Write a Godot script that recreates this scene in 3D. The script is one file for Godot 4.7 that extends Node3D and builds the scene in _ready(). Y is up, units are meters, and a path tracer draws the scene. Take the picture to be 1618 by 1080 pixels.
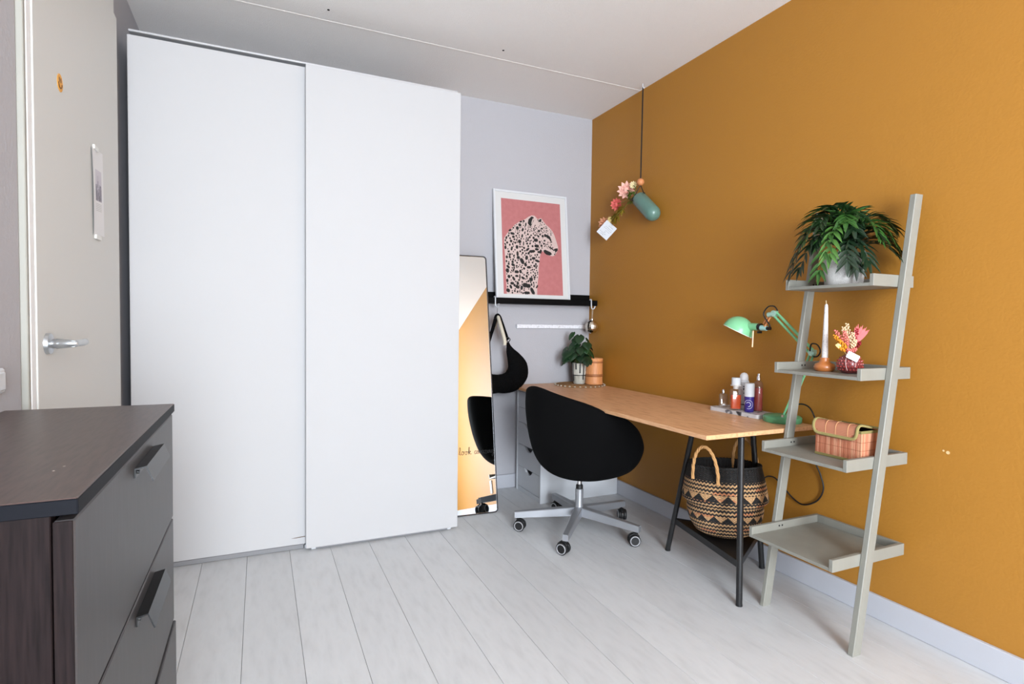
extends Node3D
# A bedroom corner: white sliding wardrobe, mustard wall, desk, ladder shelf. Origin = back right corner of the floor, x to the right, z towards the viewer.

const ROOM_L := -2.745   # inner face of the left wall
const NEAR_L := -2.706  # the left wall nearer than the door stands a little further in
const ROOM_F := 6.2     # inner face of the front wall (behind the viewer)
const ROOM_H := 2.6
var XF := Transform3D.IDENTITY
var M := {}
var org := {}
var rng := RandomNumberGenerator.new()

# ------------------------------------------------------------------ mesh helpers
func ST() -> SurfaceTool:
	var s := SurfaceTool.new()
	s.begin(Mesh.PRIMITIVE_TRIANGLES)
	s.set_smooth_group(-1)
	return s

func vtx(s: SurfaceTool, p: Vector3, uv := Vector2.ZERO):
	s.set_uv(uv)
	s.add_vertex(XF * p)

func tri(s: SurfaceTool, a: Vector3, b: Vector3, c: Vector3, ua := Vector2.ZERO, ub := Vector2.ZERO, uc := Vector2.ZERO):
	vtx(s, a, ua); vtx(s, c, uc); vtx(s, b, ub)

# corners counter-clockwise as seen from outside
func quad(s: SurfaceTool, a: Vector3, b: Vector3, c: Vector3, d: Vector3, ua := Vector2(0, 1), ub := Vector2(1, 1), uc := Vector2(1, 0), ud := Vector2(0, 0)):
	tri(s, a, b, c, ua, ub, uc)
	tri(s, a, c, d, ua, uc, ud)

# a box with chamfered edges between two corners
func box(s: SurfaceTool, lo: Vector3, hi: Vector3, bev := 0.0):
	s.set_smooth_group(-1)
	var c := (lo + hi) * 0.5
	var h := (hi - lo) * 0.5
	var b := minf(bev, minf(h.x, minf(h.y, h.z)) * 0.9)
	var ax := [Vector3.RIGHT, Vector3.UP, Vector3.BACK]
	for k in 3:
		var u: Vector3 = ax[(k + 1) % 3]
		var v: Vector3 = ax[(k + 2) % 3]
		var n: Vector3 = ax[k]
		var hu: float = (h * u).length() - b
		var hv: float = (h * v).length() - b
		var hn: float = (h * n).length()
		for sg in [1.0, -1.0]:
			var o: Vector3 = c + n * hn * sg
			if sg > 0:
				quad(s, o - u * hu - v * hv, o + u * hu - v * hv, o + u * hu + v * hv, o - u * hu + v * hv)
			else:
				quad(s, o - u * hu + v * hv, o + u * hu + v * hv, o + u * hu - v * hv, o - u * hu - v * hv)
	if b <= 0.0:
		return
	for k in 3:     # edges along axis k
		var n: Vector3 = ax[k]
		var u: Vector3 = ax[(k + 1) % 3]
		var v: Vector3 = ax[(k + 2) % 3]
		var hu: float = (h * u).length()
		var hv: float = (h * v).length()
		var hn: float = (h * n).length() - b
		for su in [1.0, -1.0]:
			for sv in [1.0, -1.0]:
				var p: Vector3 = c + u * hu * su + v * (hv - b) * sv
				var q: Vector3 = c + u * (hu - b) * su + v * hv * sv
				if su * sv > 0:
					quad(s, p - n * hn, q - n * hn, q + n * hn, p + n * hn) if su * sv < 0 else quad(s, q - n * hn, p - n * hn, p + n * hn, q + n * hn)
				else:
					quad(s, p - n * hn, q - n * hn, q + n * hn, p + n * hn)
	for sx in [1.0, -1.0]:
		for sy in [1.0, -1.0]:
			for sz in [1.0, -1.0]:
				var a := c + Vector3(h.x * sx, (h.y - b) * sy, (h.z - b) * sz)
				var d := c + Vector3((h.x - b) * sx, h.y * sy, (h.z - b) * sz)
				var e := c + Vector3((h.x - b) * sx, (h.y - b) * sy, h.z * sz)
				if sx * sy * sz > 0:
					tri(s, a, d, e)
				else:
					tri(s, a, e, d)

# rows of points; consecutive rows are joined. flip turns it inside out. sharp = row indices that keep a crease.
func grid(s: SurfaceTool, rows: Array, closed := true, flip := false, sharp := [], flat := false):
	var g := 0
	var nr := rows.size() - 1
	for i in nr:
		if i in sharp:
			g += 1
		s.set_smooth_group(-1 if flat else g)
		var r0: PackedVector3Array = rows[i]
		var r1: PackedVector3Array = rows[i + 1]
		var n := r0.size()
		for j in (n if closed else n - 1):
			var k := (j + 1) % n
			var m: int = n if closed else n - 1
			var ua := Vector2(float(j) / m, 1.0 - float(i) / nr)
			var ub := Vector2(float(j + 1) / m, 1.0 - float(i) / nr)
			var uc := Vector2(float(j + 1) / m, 1.0 - float(i + 1) / nr)
			var ud := Vector2(float(j) / m, 1.0 - float(i + 1) / nr)
			if flip:
				quad(s, r0[k], r0[j], r1[j], r1[k], ub, ua, ud, uc)
			else:
				quad(s, r0[j], r0[k], r1[k], r1[j], ua, ub, uc, ud)
	s.set_smooth_group(-1)

# profile of (radius, height) from the bottom up, turned about y
func lathe(s: SurfaceTool, prof: Array, n := 28, at := Vector3.ZERO):
	var rows := []
	var sharp := []
	for i in prof.size():
		var row := PackedVector3Array()
		for j in n:
			var a := TAU * j / n
			row.append(at + Vector3(prof[i].x * cos(a), prof[i].y, prof[i].x * sin(a)))
		rows.append(row)
		if i > 0 and i < prof.size() - 1:
			var d0: Vector2 = (prof[i] - prof[i - 1]).normalized()
			var d1: Vector2 = (prof[i + 1] - prof[i]).normalized()
			if d0.dot(d1) < 0.72:
				sharp.append(i)
	grid(s, rows, true, true, sharp)

# a tube along points; rad is a number or an array; squash flattens it along one direction
func tube(s: SurfaceTool, pts: Array, rad, n := 10, caps := true, up := Vector3.ZERO, squash := 1.0):
	var rows := []
	var N := Vector3.ZERO
	for i in pts.size():
		var t: Vector3 = (pts[mini(i + 1, pts.size() - 1)] - pts[maxi(i - 1, 0)]).normalized()
		if i == 0:
			N = up if up != Vector3.ZERO else (Vector3.UP if absf(t.y) < 0.9 else Vector3.RIGHT)
		N = (N - t * N.dot(t)).normalized()
		var B := t.cross(N)
		var r: float = rad[i] if rad is Array else rad
		var row := PackedVector3Array()
		for j in n:
			var a := TAU * j / n
			row.append(pts[i] + N * cos(a) * r * squash + B * sin(a) * r)
		rows.append(row)
	grid(s, rows, true, false)
	if caps:
		for e in 2:
			var row: PackedVector3Array = rows[0] if e == 0 else rows[-1]
			var c: Vector3 = pts[0] if e == 0 else pts[-1]
			for j in n:
				if e == 0:
					tri(s, c, row[(j + 1) % n], row[j])
				else:
					tri(s, c, row[j], row[(j + 1) % n])

# a smooth curve through points
func curve(pts: Array, per := 6) -> Array:
	var o := []
	var n := pts.size()
	for i in n - 1:
		var p0 = pts[maxi(i - 1, 0)]
		var p1 = pts[i]
		var p2 = pts[i + 1]
		var p3 = pts[mini(i + 2, n - 1)]
		for k in per:
			o.append(p1.cubic_interpolate(p2, p0, p3, float(k) / per))
	o.append(pts[n - 1])
	return o

# a polygon in the xy plane extruded from z0 to z1
func prism(s: SurfaceTool, poly0: Array, z0: float, z1: float, smooth := false):
	var poly := PackedVector2Array(poly0)
	if Geometry2D.is_polygon_clockwise(poly):
		poly.reverse()
	var lo := poly[0]
	var hi := poly[0]
	for p in poly:
		lo = lo.min(p); hi = hi.max(p)
	var uv := func(p): return Vector2((p.x - lo.x) / maxf(hi.x - lo.x, 1e-6), 1.0 - (p.y - lo.y) / maxf(hi.y - lo.y, 1e-6))
	s.set_smooth_group(-1)
	var idx := Geometry2D.triangulate_polygon(poly)
	for i in range(0, idx.size(), 3):
		var a := poly[idx[i]]
		var b := poly[idx[i + 1]]
		var c := poly[idx[i + 2]]
		if (b - a).cross(c - a) < 0:
			var t := b
			b = c; c = t
		tri(s, Vector3(a.x, a.y, z1), Vector3(b.x, b.y, z1), Vector3(c.x, c.y, z1), uv.call(a), uv.call(b), uv.call(c))
		tri(s, Vector3(a.x, a.y, z0), Vector3(c.x, c.y, z0), Vector3(b.x, b.y, z0), uv.call(a), uv.call(c), uv.call(b))
	s.set_smooth_group(1 if smooth else -1)
	for i in poly.size():
		var a := poly[i]
		var b := poly[(i + 1) % poly.size()]
		quad(s, Vector3(a.x, a.y, z0), Vector3(b.x, b.y, z0), Vector3(b.x, b.y, z1), Vector3(a.x, a.y, z1), uv.call(a), uv.call(b), uv.call(b), uv.call(a))
	s.set_smooth_group(-1)

func round_rect(w: float, h: float, r: float, n := 5) -> Array:
	var o := []
	for c in [[1, 1, 0.0], [-1, 1, 90.0], [-1, -1, 180.0], [1, -1, 270.0]]:
		for k in n + 1:
			var a := deg_to_rad(c[2] + 90.0 * k / n)
			o.append(Vector2(c[0] * (w / 2 - r) + cos(a) * r, c[1] * (h / 2 - r) + sin(a) * r))
	return o

func disc(r: float, n := 24) -> Array:
	var o := []
	for k in n:
		o.append(Vector2(cos(TAU * k / n), sin(TAU * k / n)) * r)
	return o

func ball(s: SurfaceTool, c: Vector3, r: float, n := 12, sy := 1.0):
	var p := []
	for i in n / 2 + 1:
		var a := -PI / 2 + PI * i / (n / 2)
		p.append(Vector2(maxf(cos(a) * r, 1e-5), sin(a) * r * sy))
	lathe(s, p, n, c)

# a leaf: a folded strip along a bent midrib
func blade(s: SurfaceTool, base: Vector3, dir: Vector3, up: Vector3, length: float, width: float, droop: float, fold := 0.25, n := 6, shape := 0.45):
	var side := dir.cross(up).normalized()
	var rows := []
	var p := base
	var d := dir.normalized()
	for i in n + 1:
		var t := float(i) / n
		var w := width * 0.5 * pow(sin(PI * clampf(pow(t, shape) * 0.98 + 0.02, 0.0, 1.0)), 0.8)
		if i == n:
			w = 0.0003
		var nn := side.cross(d).normalized()
		rows.append(PackedVector3Array([p - side * w + nn * w * fold, p, p + side * w + nn * w * fold]))
		d = (d + Vector3.DOWN * droop / n).normalized()
		p += d * length / n
	grid(s, rows, false, false)

# ------------------------------------------------------------------ naming helpers
func numbered(called: String) -> String:
	if not has_node(called):
		return called
	var k := 1
	while has_node("%s_%03d" % [called, k]):
		k += 1
	return "%s_%03d" % [called, k]

func thing(called: String, label: String, category: String, at := Vector3.ZERO, group := "") -> Node3D:
	var o := Node3D.new()
	o.name = numbered(called)
	add_child(o, true)
	o.position = at
	o.set_meta("label", label)
	o.set_meta("category", category)
	if group:
		o.set_meta("group", group)
	org[o] = at
	return o

# a mesh under a thing or part, its vertices given in world coordinates (or in the thing's own if org of it is zero)
func part(parent: Node3D, called: String, s: SurfaceTool, m: Material, label := "") -> MeshInstance3D:
	s.generate_normals()
	return part_mesh(parent, called, s.commit(), m, label)

func part_mesh(parent: Node3D, called: String, mesh: Mesh, m: Material, label := "") -> MeshInstance3D:
	var o := MeshInstance3D.new()
	o.name = called
	o.mesh = mesh
	o.material_override = m
	o.cast_shadow = GeometryInstance3D.SHADOW_CASTING_SETTING_ON
	if label:
		o.set_meta("label", label)
	parent.add_child(o, true)
	o.position = -(org[parent] as Vector3) if org.has(parent) else Vector3.ZERO
	return o

# a part of the setting
func struct(called: String, s: SurfaceTool, m: Material, label: String, category: String) -> MeshInstance3D:
	s.generate_normals()
	var o := MeshInstance3D.new()
	o.name = called
	o.mesh = s.commit()
	o.material_override = m
	o.set_meta("kind", "structure")
	o.set_meta("label", label)
	o.set_meta("category", category)
	add_child(o, true)
	return o

# ------------------------------------------------------------------ materials
func mat(c: Color, rough := 0.6, metal := 0.0) -> StandardMaterial3D:
	var m := StandardMaterial3D.new()
	m.albedo_color = c
	m.roughness = rough
	m.metallic = metal
	return m

func noise_tex(freq: float, cols: Array, size := 512, octaves := 4, offs := [], kind := FastNoiseLite.TYPE_SIMPLEX_SMOOTH, sd := 1) -> NoiseTexture2D:
	var f := FastNoiseLite.new()
	f.noise_type = kind
	f.frequency = freq
	f.fractal_octaves = octaves
	f.seed = sd
	var t := NoiseTexture2D.new()
	t.width = size; t.height = size
	t.seamless = true
	t.noise = f
	var g := Gradient.new()
	var o := PackedFloat32Array()
	var c := PackedColorArray()
	for i in cols.size():
		o.append(offs[i] if offs.size() else float(i) / (cols.size() - 1))
		c.append(cols[i])
	g.offsets = o
	g.colors = c
	t.color_ramp = g
	return t

func tri_tex(m: StandardMaterial3D, t: Texture2D, scale: Vector3, offset := Vector3.ZERO) -> StandardMaterial3D:
	m.albedo_texture = t
	m.uv1_triplanar = true
	m.uv1_triplanar_sharpness = 8.0
	m.uv1_scale = scale
	m.uv1_offset = offset
	return m

func bump(m: StandardMaterial3D, freq: float, cm: float, scale: Vector3, sd := 5, octaves := 3):
	m.heightmap_enabled = true
	m.heightmap_texture = noise_tex(freq, [Color.BLACK, Color.WHITE], 512, octaves, [], FastNoiseLite.TYPE_SIMPLEX_SMOOTH, sd)
	m.heightmap_scale = cm
	m.uv1_triplanar = true
	m.uv1_scale = scale

func grey(v: float) -> Color: return Color(v, v, v)

func make_materials():
	M.wall = mat(Color(0.675, 0.67, 0.687), 0.85)
	bump(M.wall, 0.06, 0.06, Vector3.ONE * 2.2)
	M.mustard = mat(Color(0.65, 0.442, 0.135), 0.6)
	M.mustard.metallic_specular = 0.5
	bump(M.mustard, 0.06, 0.05, Vector3.ONE * 2.2, 8)
	M.ceiling = mat(Color(0.91, 0.90, 0.89), 0.9)
	bump(M.ceiling, 0.09, 0.16, Vector3.ONE * 2.6, 9)
	M.joint = mat(Color(0.90, 0.885, 0.87), 0.8)
	M.white = mat(Color(0.79, 0.80, 0.815), 0.5)
	M.skirting = mat(Color(0.71, 0.715, 0.74), 0.5)
	M.wardrobe = mat(Color(0.715, 0.713, 0.717), 0.6)
	M.wardrobe.metallic_specular = 0.3
	M.rail_grey = mat(Color(0.50, 0.50, 0.51), 0.6)
	M.frame_beige = mat(Color(0.60, 0.595, 0.565), 0.6)
	M.frame_front = mat(Color(0.90, 0.90, 0.90), 0.5)
	M.ledge = mat(Color(0.03, 0.03, 0.033), 0.5)
	M.ledge.metallic_specular = 0.2
	M.carcass = mat(Color(0.86, 0.86, 0.87), 0.45)
	M.aluminium = mat(Color(0.78, 0.78, 0.79), 0.38, 0.6)
	M.silver = mat(Color(0.66, 0.67, 0.69), 0.36, 0.65)
	M.chrome = mat(Color(0.86, 0.86, 0.87), 0.12, 1.0)
	M.satin = mat(Color(0.72, 0.73, 0.74), 0.32, 0.85)
	M.mirror = mat(Color(0.86, 0.87, 0.87), 0.0, 1.0)
	M.mirror_frame = mat(Color(0.30, 0.31, 0.33), 0.18, 1.0)
	M.black = mat(Color(0.075, 0.075, 0.08), 0.5)
	M.black_metal = mat(Color(0.085, 0.085, 0.09), 0.42)
	M.black_gloss = mat(Color(0.045, 0.045, 0.05), 0.3)
	M.ink = mat(Color(0.03, 0.03, 0.03), 0.6)
	M.hole = mat(Color(0.04, 0.04, 0.04), 0.9)
	M.rubber = mat(Color(0.06, 0.06, 0.065), 0.55)
	M.fabric = mat(Color(0.032, 0.032, 0.035), 0.95)
	M.fabric.metallic_specular = 0.2
	bump(M.fabric, 0.14, 0.05, Vector3.ONE * 9.0, 11)
	M.bag = mat(Color(0.03, 0.03, 0.033), 0.9)
	M.bag.metallic_specular = 0.2
	bump(M.bag, 0.03, 0.5, Vector3(6, 3, 6), 12)
	M.door = mat(Color(0.80, 0.80, 0.785), 0.5)
	M.door_frame = mat(Color(0.72, 0.72, 0.72), 0.6)
	M.door_frame.metallic_specular = 0.2
	M.taupe = mat(Color(0.535, 0.53, 0.495), 0.5)
	tri_tex(M.taupe, noise_tex(0.01, [Color(0.95, 0.95, 0.95), Color(1, 1, 1)], 256), Vector3(3, 1, 3))
	M.mint = mat(Color(0.49, 0.75, 0.56), 0.32)
	M.mint_dark = mat(Color(0.34, 0.60, 0.43), 0.33)
	M.shade_inside = mat(Color(0.86, 0.88, 0.84), 0.4)
	M.planter = mat(Color(0.84, 0.83, 0.815), 0.55)
	tri_tex(M.planter, noise_tex(0.085, [Color(0.22, 0.2, 0.2), Color(0.3, 0.28, 0.27), Color(1, 1, 1), Color(1, 1, 1)], 512, 2, [0.0, 0.17, 0.21, 1.0], FastNoiseLite.TYPE_SIMPLEX, 4), Vector3.ONE * 7)
	M.soil = mat(Color(0.16, 0.12, 0.09), 1.0)
	M.leaf = []
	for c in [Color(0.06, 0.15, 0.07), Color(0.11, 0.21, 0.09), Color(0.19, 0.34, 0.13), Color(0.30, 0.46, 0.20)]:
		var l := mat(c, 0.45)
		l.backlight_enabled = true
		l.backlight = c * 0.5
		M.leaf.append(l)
	M.dark_leaf = []
	for c in [Color(0.09, 0.20, 0.10), Color(0.12, 0.25, 0.12), Color(0.07, 0.16, 0.085)]:
		M.dark_leaf.append(mat(c, 0.42))
	M.stem = mat(Color(0.28, 0.38, 0.14), 0.6)
	M.stem_olive = mat(Color(0.45, 0.42, 0.10), 0.7)
	# woods
	M.desk = mat(Color(1, 1, 1), 0.42)
	tri_tex(M.desk, noise_tex(0.012, [Color(0.70, 0.47, 0.30), Color(0.81, 0.61, 0.44), Color(0.86, 0.67, 0.50), Color(0.79, 0.56, 0.38)], 1024, 5), Vector3(3.2, 3.2, 0.5))
	M.dark_wood = mat(Color(1, 1, 1), 0.45)
	M.dark_wood.metallic_specular = 0.2
	tri_tex(M.dark_wood, noise_tex(0.02, [Color(0.06, 0.042, 0.042), Color(0.105, 0.078, 0.078), Color(0.135, 0.10, 0.097)], 1024, 5, [], FastNoiseLite.TYPE_SIMPLEX_SMOOTH, 3), Vector3(8, 0.45, 8))
	M.dark_top = mat(Color(1, 1, 1), 0.36)
	tri_tex(M.dark_top, noise_tex(0.02, [Color(0.19, 0.145, 0.135), Color(0.27, 0.21, 0.195), Color(0.31, 0.25, 0.23)], 1024, 5, [], FastNoiseLite.TYPE_SIMPLEX_SMOOTH, 6), Vector3(5, 5, 0.7))
	M.dark_front = mat(Color(1, 1, 1), 0.4)
	tri_tex(M.dark_front, noise_tex(0.02, [Color(0.18, 0.17, 0.17), Color(0.225, 0.215, 0.22)], 512, 5, [], FastNoiseLite.TYPE_SIMPLEX_SMOOTH, 7), Vector3(6, 0.6, 6))
	M.edge = mat(Color(0.06, 0.065, 0.085), 0.5)
	M.edge.metallic_specular = 0.2
	M.beech = mat(Color(0.80, 0.52, 0.33), 0.5)
	M.cream = mat(Color(0.76, 0.73, 0.66), 0.7)
	M.floor = []
	for k in 4:
		var v: float = [0.0, 0.012, -0.012, 0.005][k]
		var f := mat(Color(0.985 + v, 0.985 + v, 0.985 + v), 0.42)
		f.albedo_texture = M.floor[0].albedo_texture if k else noise_tex(0.006, [Color(0.755, 0.76, 0.765), Color(0.785, 0.79, 0.795), Color(0.80, 0.805, 0.81), Color(0.775, 0.78, 0.785)], 1024, 6, [], FastNoiseLite.TYPE_SIMPLEX_SMOOTH, 21)
		f.uv1_triplanar = true
		f.uv1_scale = Vector3(3.0, 3.0, 0.75)
		f.uv1_offset = Vector3(0.31 * k, 0.17 * k, 0.23 * k)
		M.floor.append(f)

# ------------------------------------------------------------------ scene
func _ready():
	rng.seed = 7
	# camera
	var cam := Camera3D.new()
	cam.name = "camera"
	cam.keep_aspect = Camera3D.KEEP_HEIGHT
	cam.fov = 62.91
	cam.near = 0.05
	cam.far = 60.0
	var pitch := deg_to_rad(-1.929)
	var yaw := deg_to_rad(24.332)
	var roll := deg_to_rad(0.674)
	var fwd := Vector3(sin(yaw) * cos(pitch), sin(pitch), -cos(yaw) * cos(pitch))
	var rt := Vector3(cos(yaw), 0, sin(yaw))
	var upv := rt.cross(fwd)
	var r2 := rt * cos(roll) + upv * sin(roll)
	var u2 := -rt * sin(roll) + upv * cos(roll)
	cam.transform = Transform3D(Basis(r2, u2, -fwd), Vector3(-2.191, 1.13, 3.486))
	add_child(cam)
	cam.current = true
	# sky, exposure
	var we := WorldEnvironment.new()
	we.name = "environment"
	var env := Environment.new()
	env.background_mode = Environment.BG_SKY
	var sky := Sky.new()
	var pm := ProceduralSkyMaterial.new()
	pm.sky_top_color = Color(0.80, 0.87, 0.97)
	pm.sky_horizon_color = Color(0.93, 0.95, 0.98)
	pm.ground_horizon_color = Color(0.72, 0.73, 0.74)
	pm.ground_bottom_color = Color(0.55, 0.55, 0.54)
	pm.sky_energy_multiplier = 1.2
	pm.ground_energy_multiplier = 0.8
	sky.sky_material = pm
	env.sky = sky
	env.tonemap_mode = Environment.TONE_MAPPER_LINEAR
	env.tonemap_exposure = 1.72
	env.sdfgi_enabled = true
	env.ssao_enabled = true
	env.ssil_enabled = true
	we.environment = env
	add_child(we)
	# daylight that comes in through the window behind the viewer
	var day := AreaLight3D.new()
	day.name = "window_daylight"
	day.area_size = Vector2(1.35, 2.2)
	day.light_color = Color(0.93, 0.966, 1.0)
	day.light_energy = 21.0
	day.area_range = 12.0
	day.shadow_enabled = true
	day.transform = Transform3D(Basis.IDENTITY, Vector3(-1.93, 1.4, ROOM_F - 0.02))
	add_child(day)

	make_materials()
	build_room()
	build_door()
	build_wardrobe()
	build_mirror()
	build_ledge_and_picture()
	build_bag()
	build_desk()
	build_drawer_unit()
	build_chair()
	build_ladder()
	build_dresser()
	build_lamp()
	build_basket()
	build_bottles()
	build_corner_plants()
	build_palm()
	build_shelf_things()
	build_hanging_vase()

func build_room():
	# floor: a subfloor with single laminate planks
	var s := ST()
	box(s, Vector3(ROOM_L - 0.15, -0.15, -0.15), Vector3(0.15, -0.012, ROOM_F + 0.15))
	var fl := struct("floor", s, M.hole, "pale grey-white laminate plank floor of the bedroom", "floor")
	var w := 0.188
	var shared := {}
	var x := -2.436 - w * 2
	var k := 0
	while x < -0.001:
		var a := maxf(x, ROOM_L)
		var b := minf(x + w, 0.0)
		if b - a > 0.02:
			var key := "%.3f" % (b - a)
			if not shared.has(key):
				var p := ST()
				box(p, Vector3(-(b - a) / 2 + 0.0006, -0.012, -ROOM_F / 2), Vector3((b - a) / 2 - 0.0006, 0, ROOM_F / 2), 0.0005)
				p.generate_normals()
				shared[key] = p.commit()
			var o := part_mesh(fl, "plank", shared[key], M.floor[(k * 7 + k / 3) % 4])
			o.position = Vector3((a + b) / 2, 0, ROOM_F / 2)
		x += w
		k += 1
	# ceiling: two concrete panels with a filled joint
	s = ST()
	box(s, Vector3(ROOM_L - 0.15, ROOM_H + 0.02, -0.15), Vector3(0.15, ROOM_H + 0.17, ROOM_F + 0.15))
	var ce := struct("ceiling", s, M.ceiling, "off-white textured ceiling with a filled panel joint", "ceiling")
	for z in [[-0.15, 0.553], [0.567, ROOM_F + 0.15]]:
		s = ST()
		box(s, Vector3(ROOM_L - 0.15, ROOM_H, z[0]), Vector3(0.15, ROOM_H + 0.021, z[1]), 0.002)
		part(ce, "ceiling_panel", s, M.ceiling)
	s = ST()
	box(s, Vector3(ROOM_L, ROOM_H - 0.0012, 0.553), Vector3(0, ROOM_H + 0.02, 0.567), 0.001)
	part(ce, "joint_filler", s, M.joint, "light line of filler between the ceiling panels")
	for p in [Vector3(-1.889, ROOM_H, 0.667), Vector3(-0.987, ROOM_H, 0.665)]:
		s = ST()
		XF = Transform3D(Basis(Vector3.RIGHT, PI / 2), p)
		prism(s, disc(0.006, 12), -0.001, 0.0015)
		XF = Transform3D.IDENTITY
		part(ce, "screw_hole", s, M.hole, "small dark plugged hole in the ceiling")
	# walls
	s = ST()
	box(s, Vector3(ROOM_L - 0.15, -0.15, -0.15), Vector3(0.15, ROOM_H + 0.15, 0))
	struct("wall_back", s, M.wall, "lilac-grey painted back wall behind wardrobe and desk", "wall")
	s = ST()
	box(s, Vector3(0, -0.15, 0), Vector3(0.15, ROOM_H + 0.15, ROOM_F))
	var wr := struct("wall_right", s, M.mustard, "long mustard-yellow painted wall behind the desk and ladder shelf", "wall")
	s = ST()
	for q in [[Vector2(0.696, 2.349), 0.012], [Vector2(0.700, 2.335), 0.007]]:
		XF = Transform3D(Basis(Vector3.UP, -PI / 2), Vector3(0, q[0].x, q[0].y))
		prism(s, disc(q[1] * 0.5, 9), 0, 0.0006)
	XF = Transform3D.IDENTITY
	part(wr, "paint_scuff", s, mat(Color(0.85, 0.74, 0.55), 0.8), "small pale scuff in the paint")
	s = ST()
	box(s, Vector3(ROOM_L - 0.15, -0.15, 0), Vector3(ROOM_L, ROOM_H + 0.15, 1.80))
	box(s, Vector3(ROOM_L - 0.15, -0.15, 1.80), Vector3(NEAR_L, ROOM_H + 0.15, ROOM_F), 0.006)
	struct("wall_left", s, M.wall, "lilac-grey painted left wall with the door in it", "wall")
	# front wall with the window
	var wx0 := -2.67
	var wx1 := -1.20
	var wy0 := 0.26
	var wy1 := 2.52
	s = ST()
	box(s, Vector3(ROOM_L - 0.15, -0.15, ROOM_F), Vector3(wx0, ROOM_H + 0.15, ROOM_F + 0.2))
	box(s, Vector3(wx1, -0.15, ROOM_F), Vector3(0.15, ROOM_H + 0.15, ROOM_F + 0.2))
	box(s, Vector3(wx0, -0.15, ROOM_F), Vector3(wx1, wy0, ROOM_F + 0.2))
	box(s, Vector3(wx0, wy1, ROOM_F), Vector3(wx1, ROOM_H + 0.15, ROOM_F + 0.2))
	struct("wall_front", s, M.wall, "lilac-grey wall with the tall window behind the viewer", "wall")
	s = ST()
	var fz := ROOM_F + 0.12
	for b in [[wx0, wx0 + 0.06, wy0, wy1], [wx1 - 0.06, wx1, wy0, wy1], [wx0, wx1, wy0, wy0 + 0.06], [wx0, wx1, wy1 - 0.06, wy1], [wx0, wx1, 1.66, 1.72]]:
		box(s, Vector3(b[0], b[2], fz), Vector3(b[1], b[3], fz + 0.06), 0.004)
	var win := struct("window_1", s, M.white, "tall white-framed window in the wall behind the viewer", "window")
	var glass := mat(Color(1, 1, 1, 0.06), 0.0)
	glass.transparency = BaseMaterial3D.TRANSPARENCY_ALPHA
	for q in [[wy0 + 0.06, 1.66], [1.72, wy1 - 0.06]]:
		s = ST()
		box(s, Vector3(wx0 + 0.06, q[0], fz + 0.026), Vector3(wx1 - 0.06, q[1], fz + 0.032))
		part(win, "pane", s, glass)
	s = ST()
	box(s, Vector3(wx0 - 0.05, wy0 - 0.03, ROOM_F - 0.16), Vector3(wx1 + 0.05, wy0, ROOM_F + 0.12), 0.004)
	part(win, "window_sill", s, M.white)
	# skirting boards
	s = ST()
	box(s, Vector3(-0.015, 0.0005, 0.0), Vector3(0.0, 0.093, ROOM_F), 0.002)
	struct("baseboard_right", s, M.skirting, "white skirting board along the mustard wall", "skirting board")
	s = ST()
	box(s, Vector3(ROOM_L, 0.0005, 0.0), Vector3(-0.015, 0.093, 0.015), 0.002)
	struct("baseboard_back", s, M.skirting, "white skirting board along the grey back wall", "skirting board")
	s = ST()
	box(s, Vector3(NEAR_L, 0.0005, 1.81), Vector3(NEAR_L + 0.015, 0.093, ROOM_F), 0.002)
	struct("baseboard_left", s, M.skirting, "white skirting board along the left wall", "skirting board")
	# socket low on the mustard wall, seen in the mirror
	s = ST()
	box(s, Vector3(-0.012, 0.22, 3.69), Vector3(0, 0.37, 3.77), 0.004)
	var so := thing("wall_socket", "white double wall socket low on the mustard wall, visible in the mirror", "socket", Vector3(0, 0.22, 3.73))
	part(so, "cover_plate", s, M.white)
	for y in [0.258, 0.332]:
		s = ST()
		XF = Transform3D(Basis(Vector3.UP, -PI / 2), Vector3(-0.012, y, 3.73))
		prism(s, disc(0.02, 20), 0, 0.001)
		XF = Transform3D.IDENTITY
		part(so, "socket_hole", s, mat(Color(0.6, 0.6, 0.6), 0.5))
	# light switch at the left edge
	s = ST()
	box(s, Vector3(NEAR_L, 0.965, 1.925), Vector3(NEAR_L + 0.010, 1.02, 2.005), 0.004)
	var sw := thing("light_switch", "white light switch on the grey wall left of the door", "switch", Vector3(NEAR_L, 0.965, 1.965))
	part(sw, "cover_plate", s, M.white)
	s = ST()
	box(s, Vector3(NEAR_L + 0.008, 0.972, 1.934), Vector3(NEAR_L + 0.014, 1.013, 1.996), 0.003)
	part(sw, "rocker", s, M.white)

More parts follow.
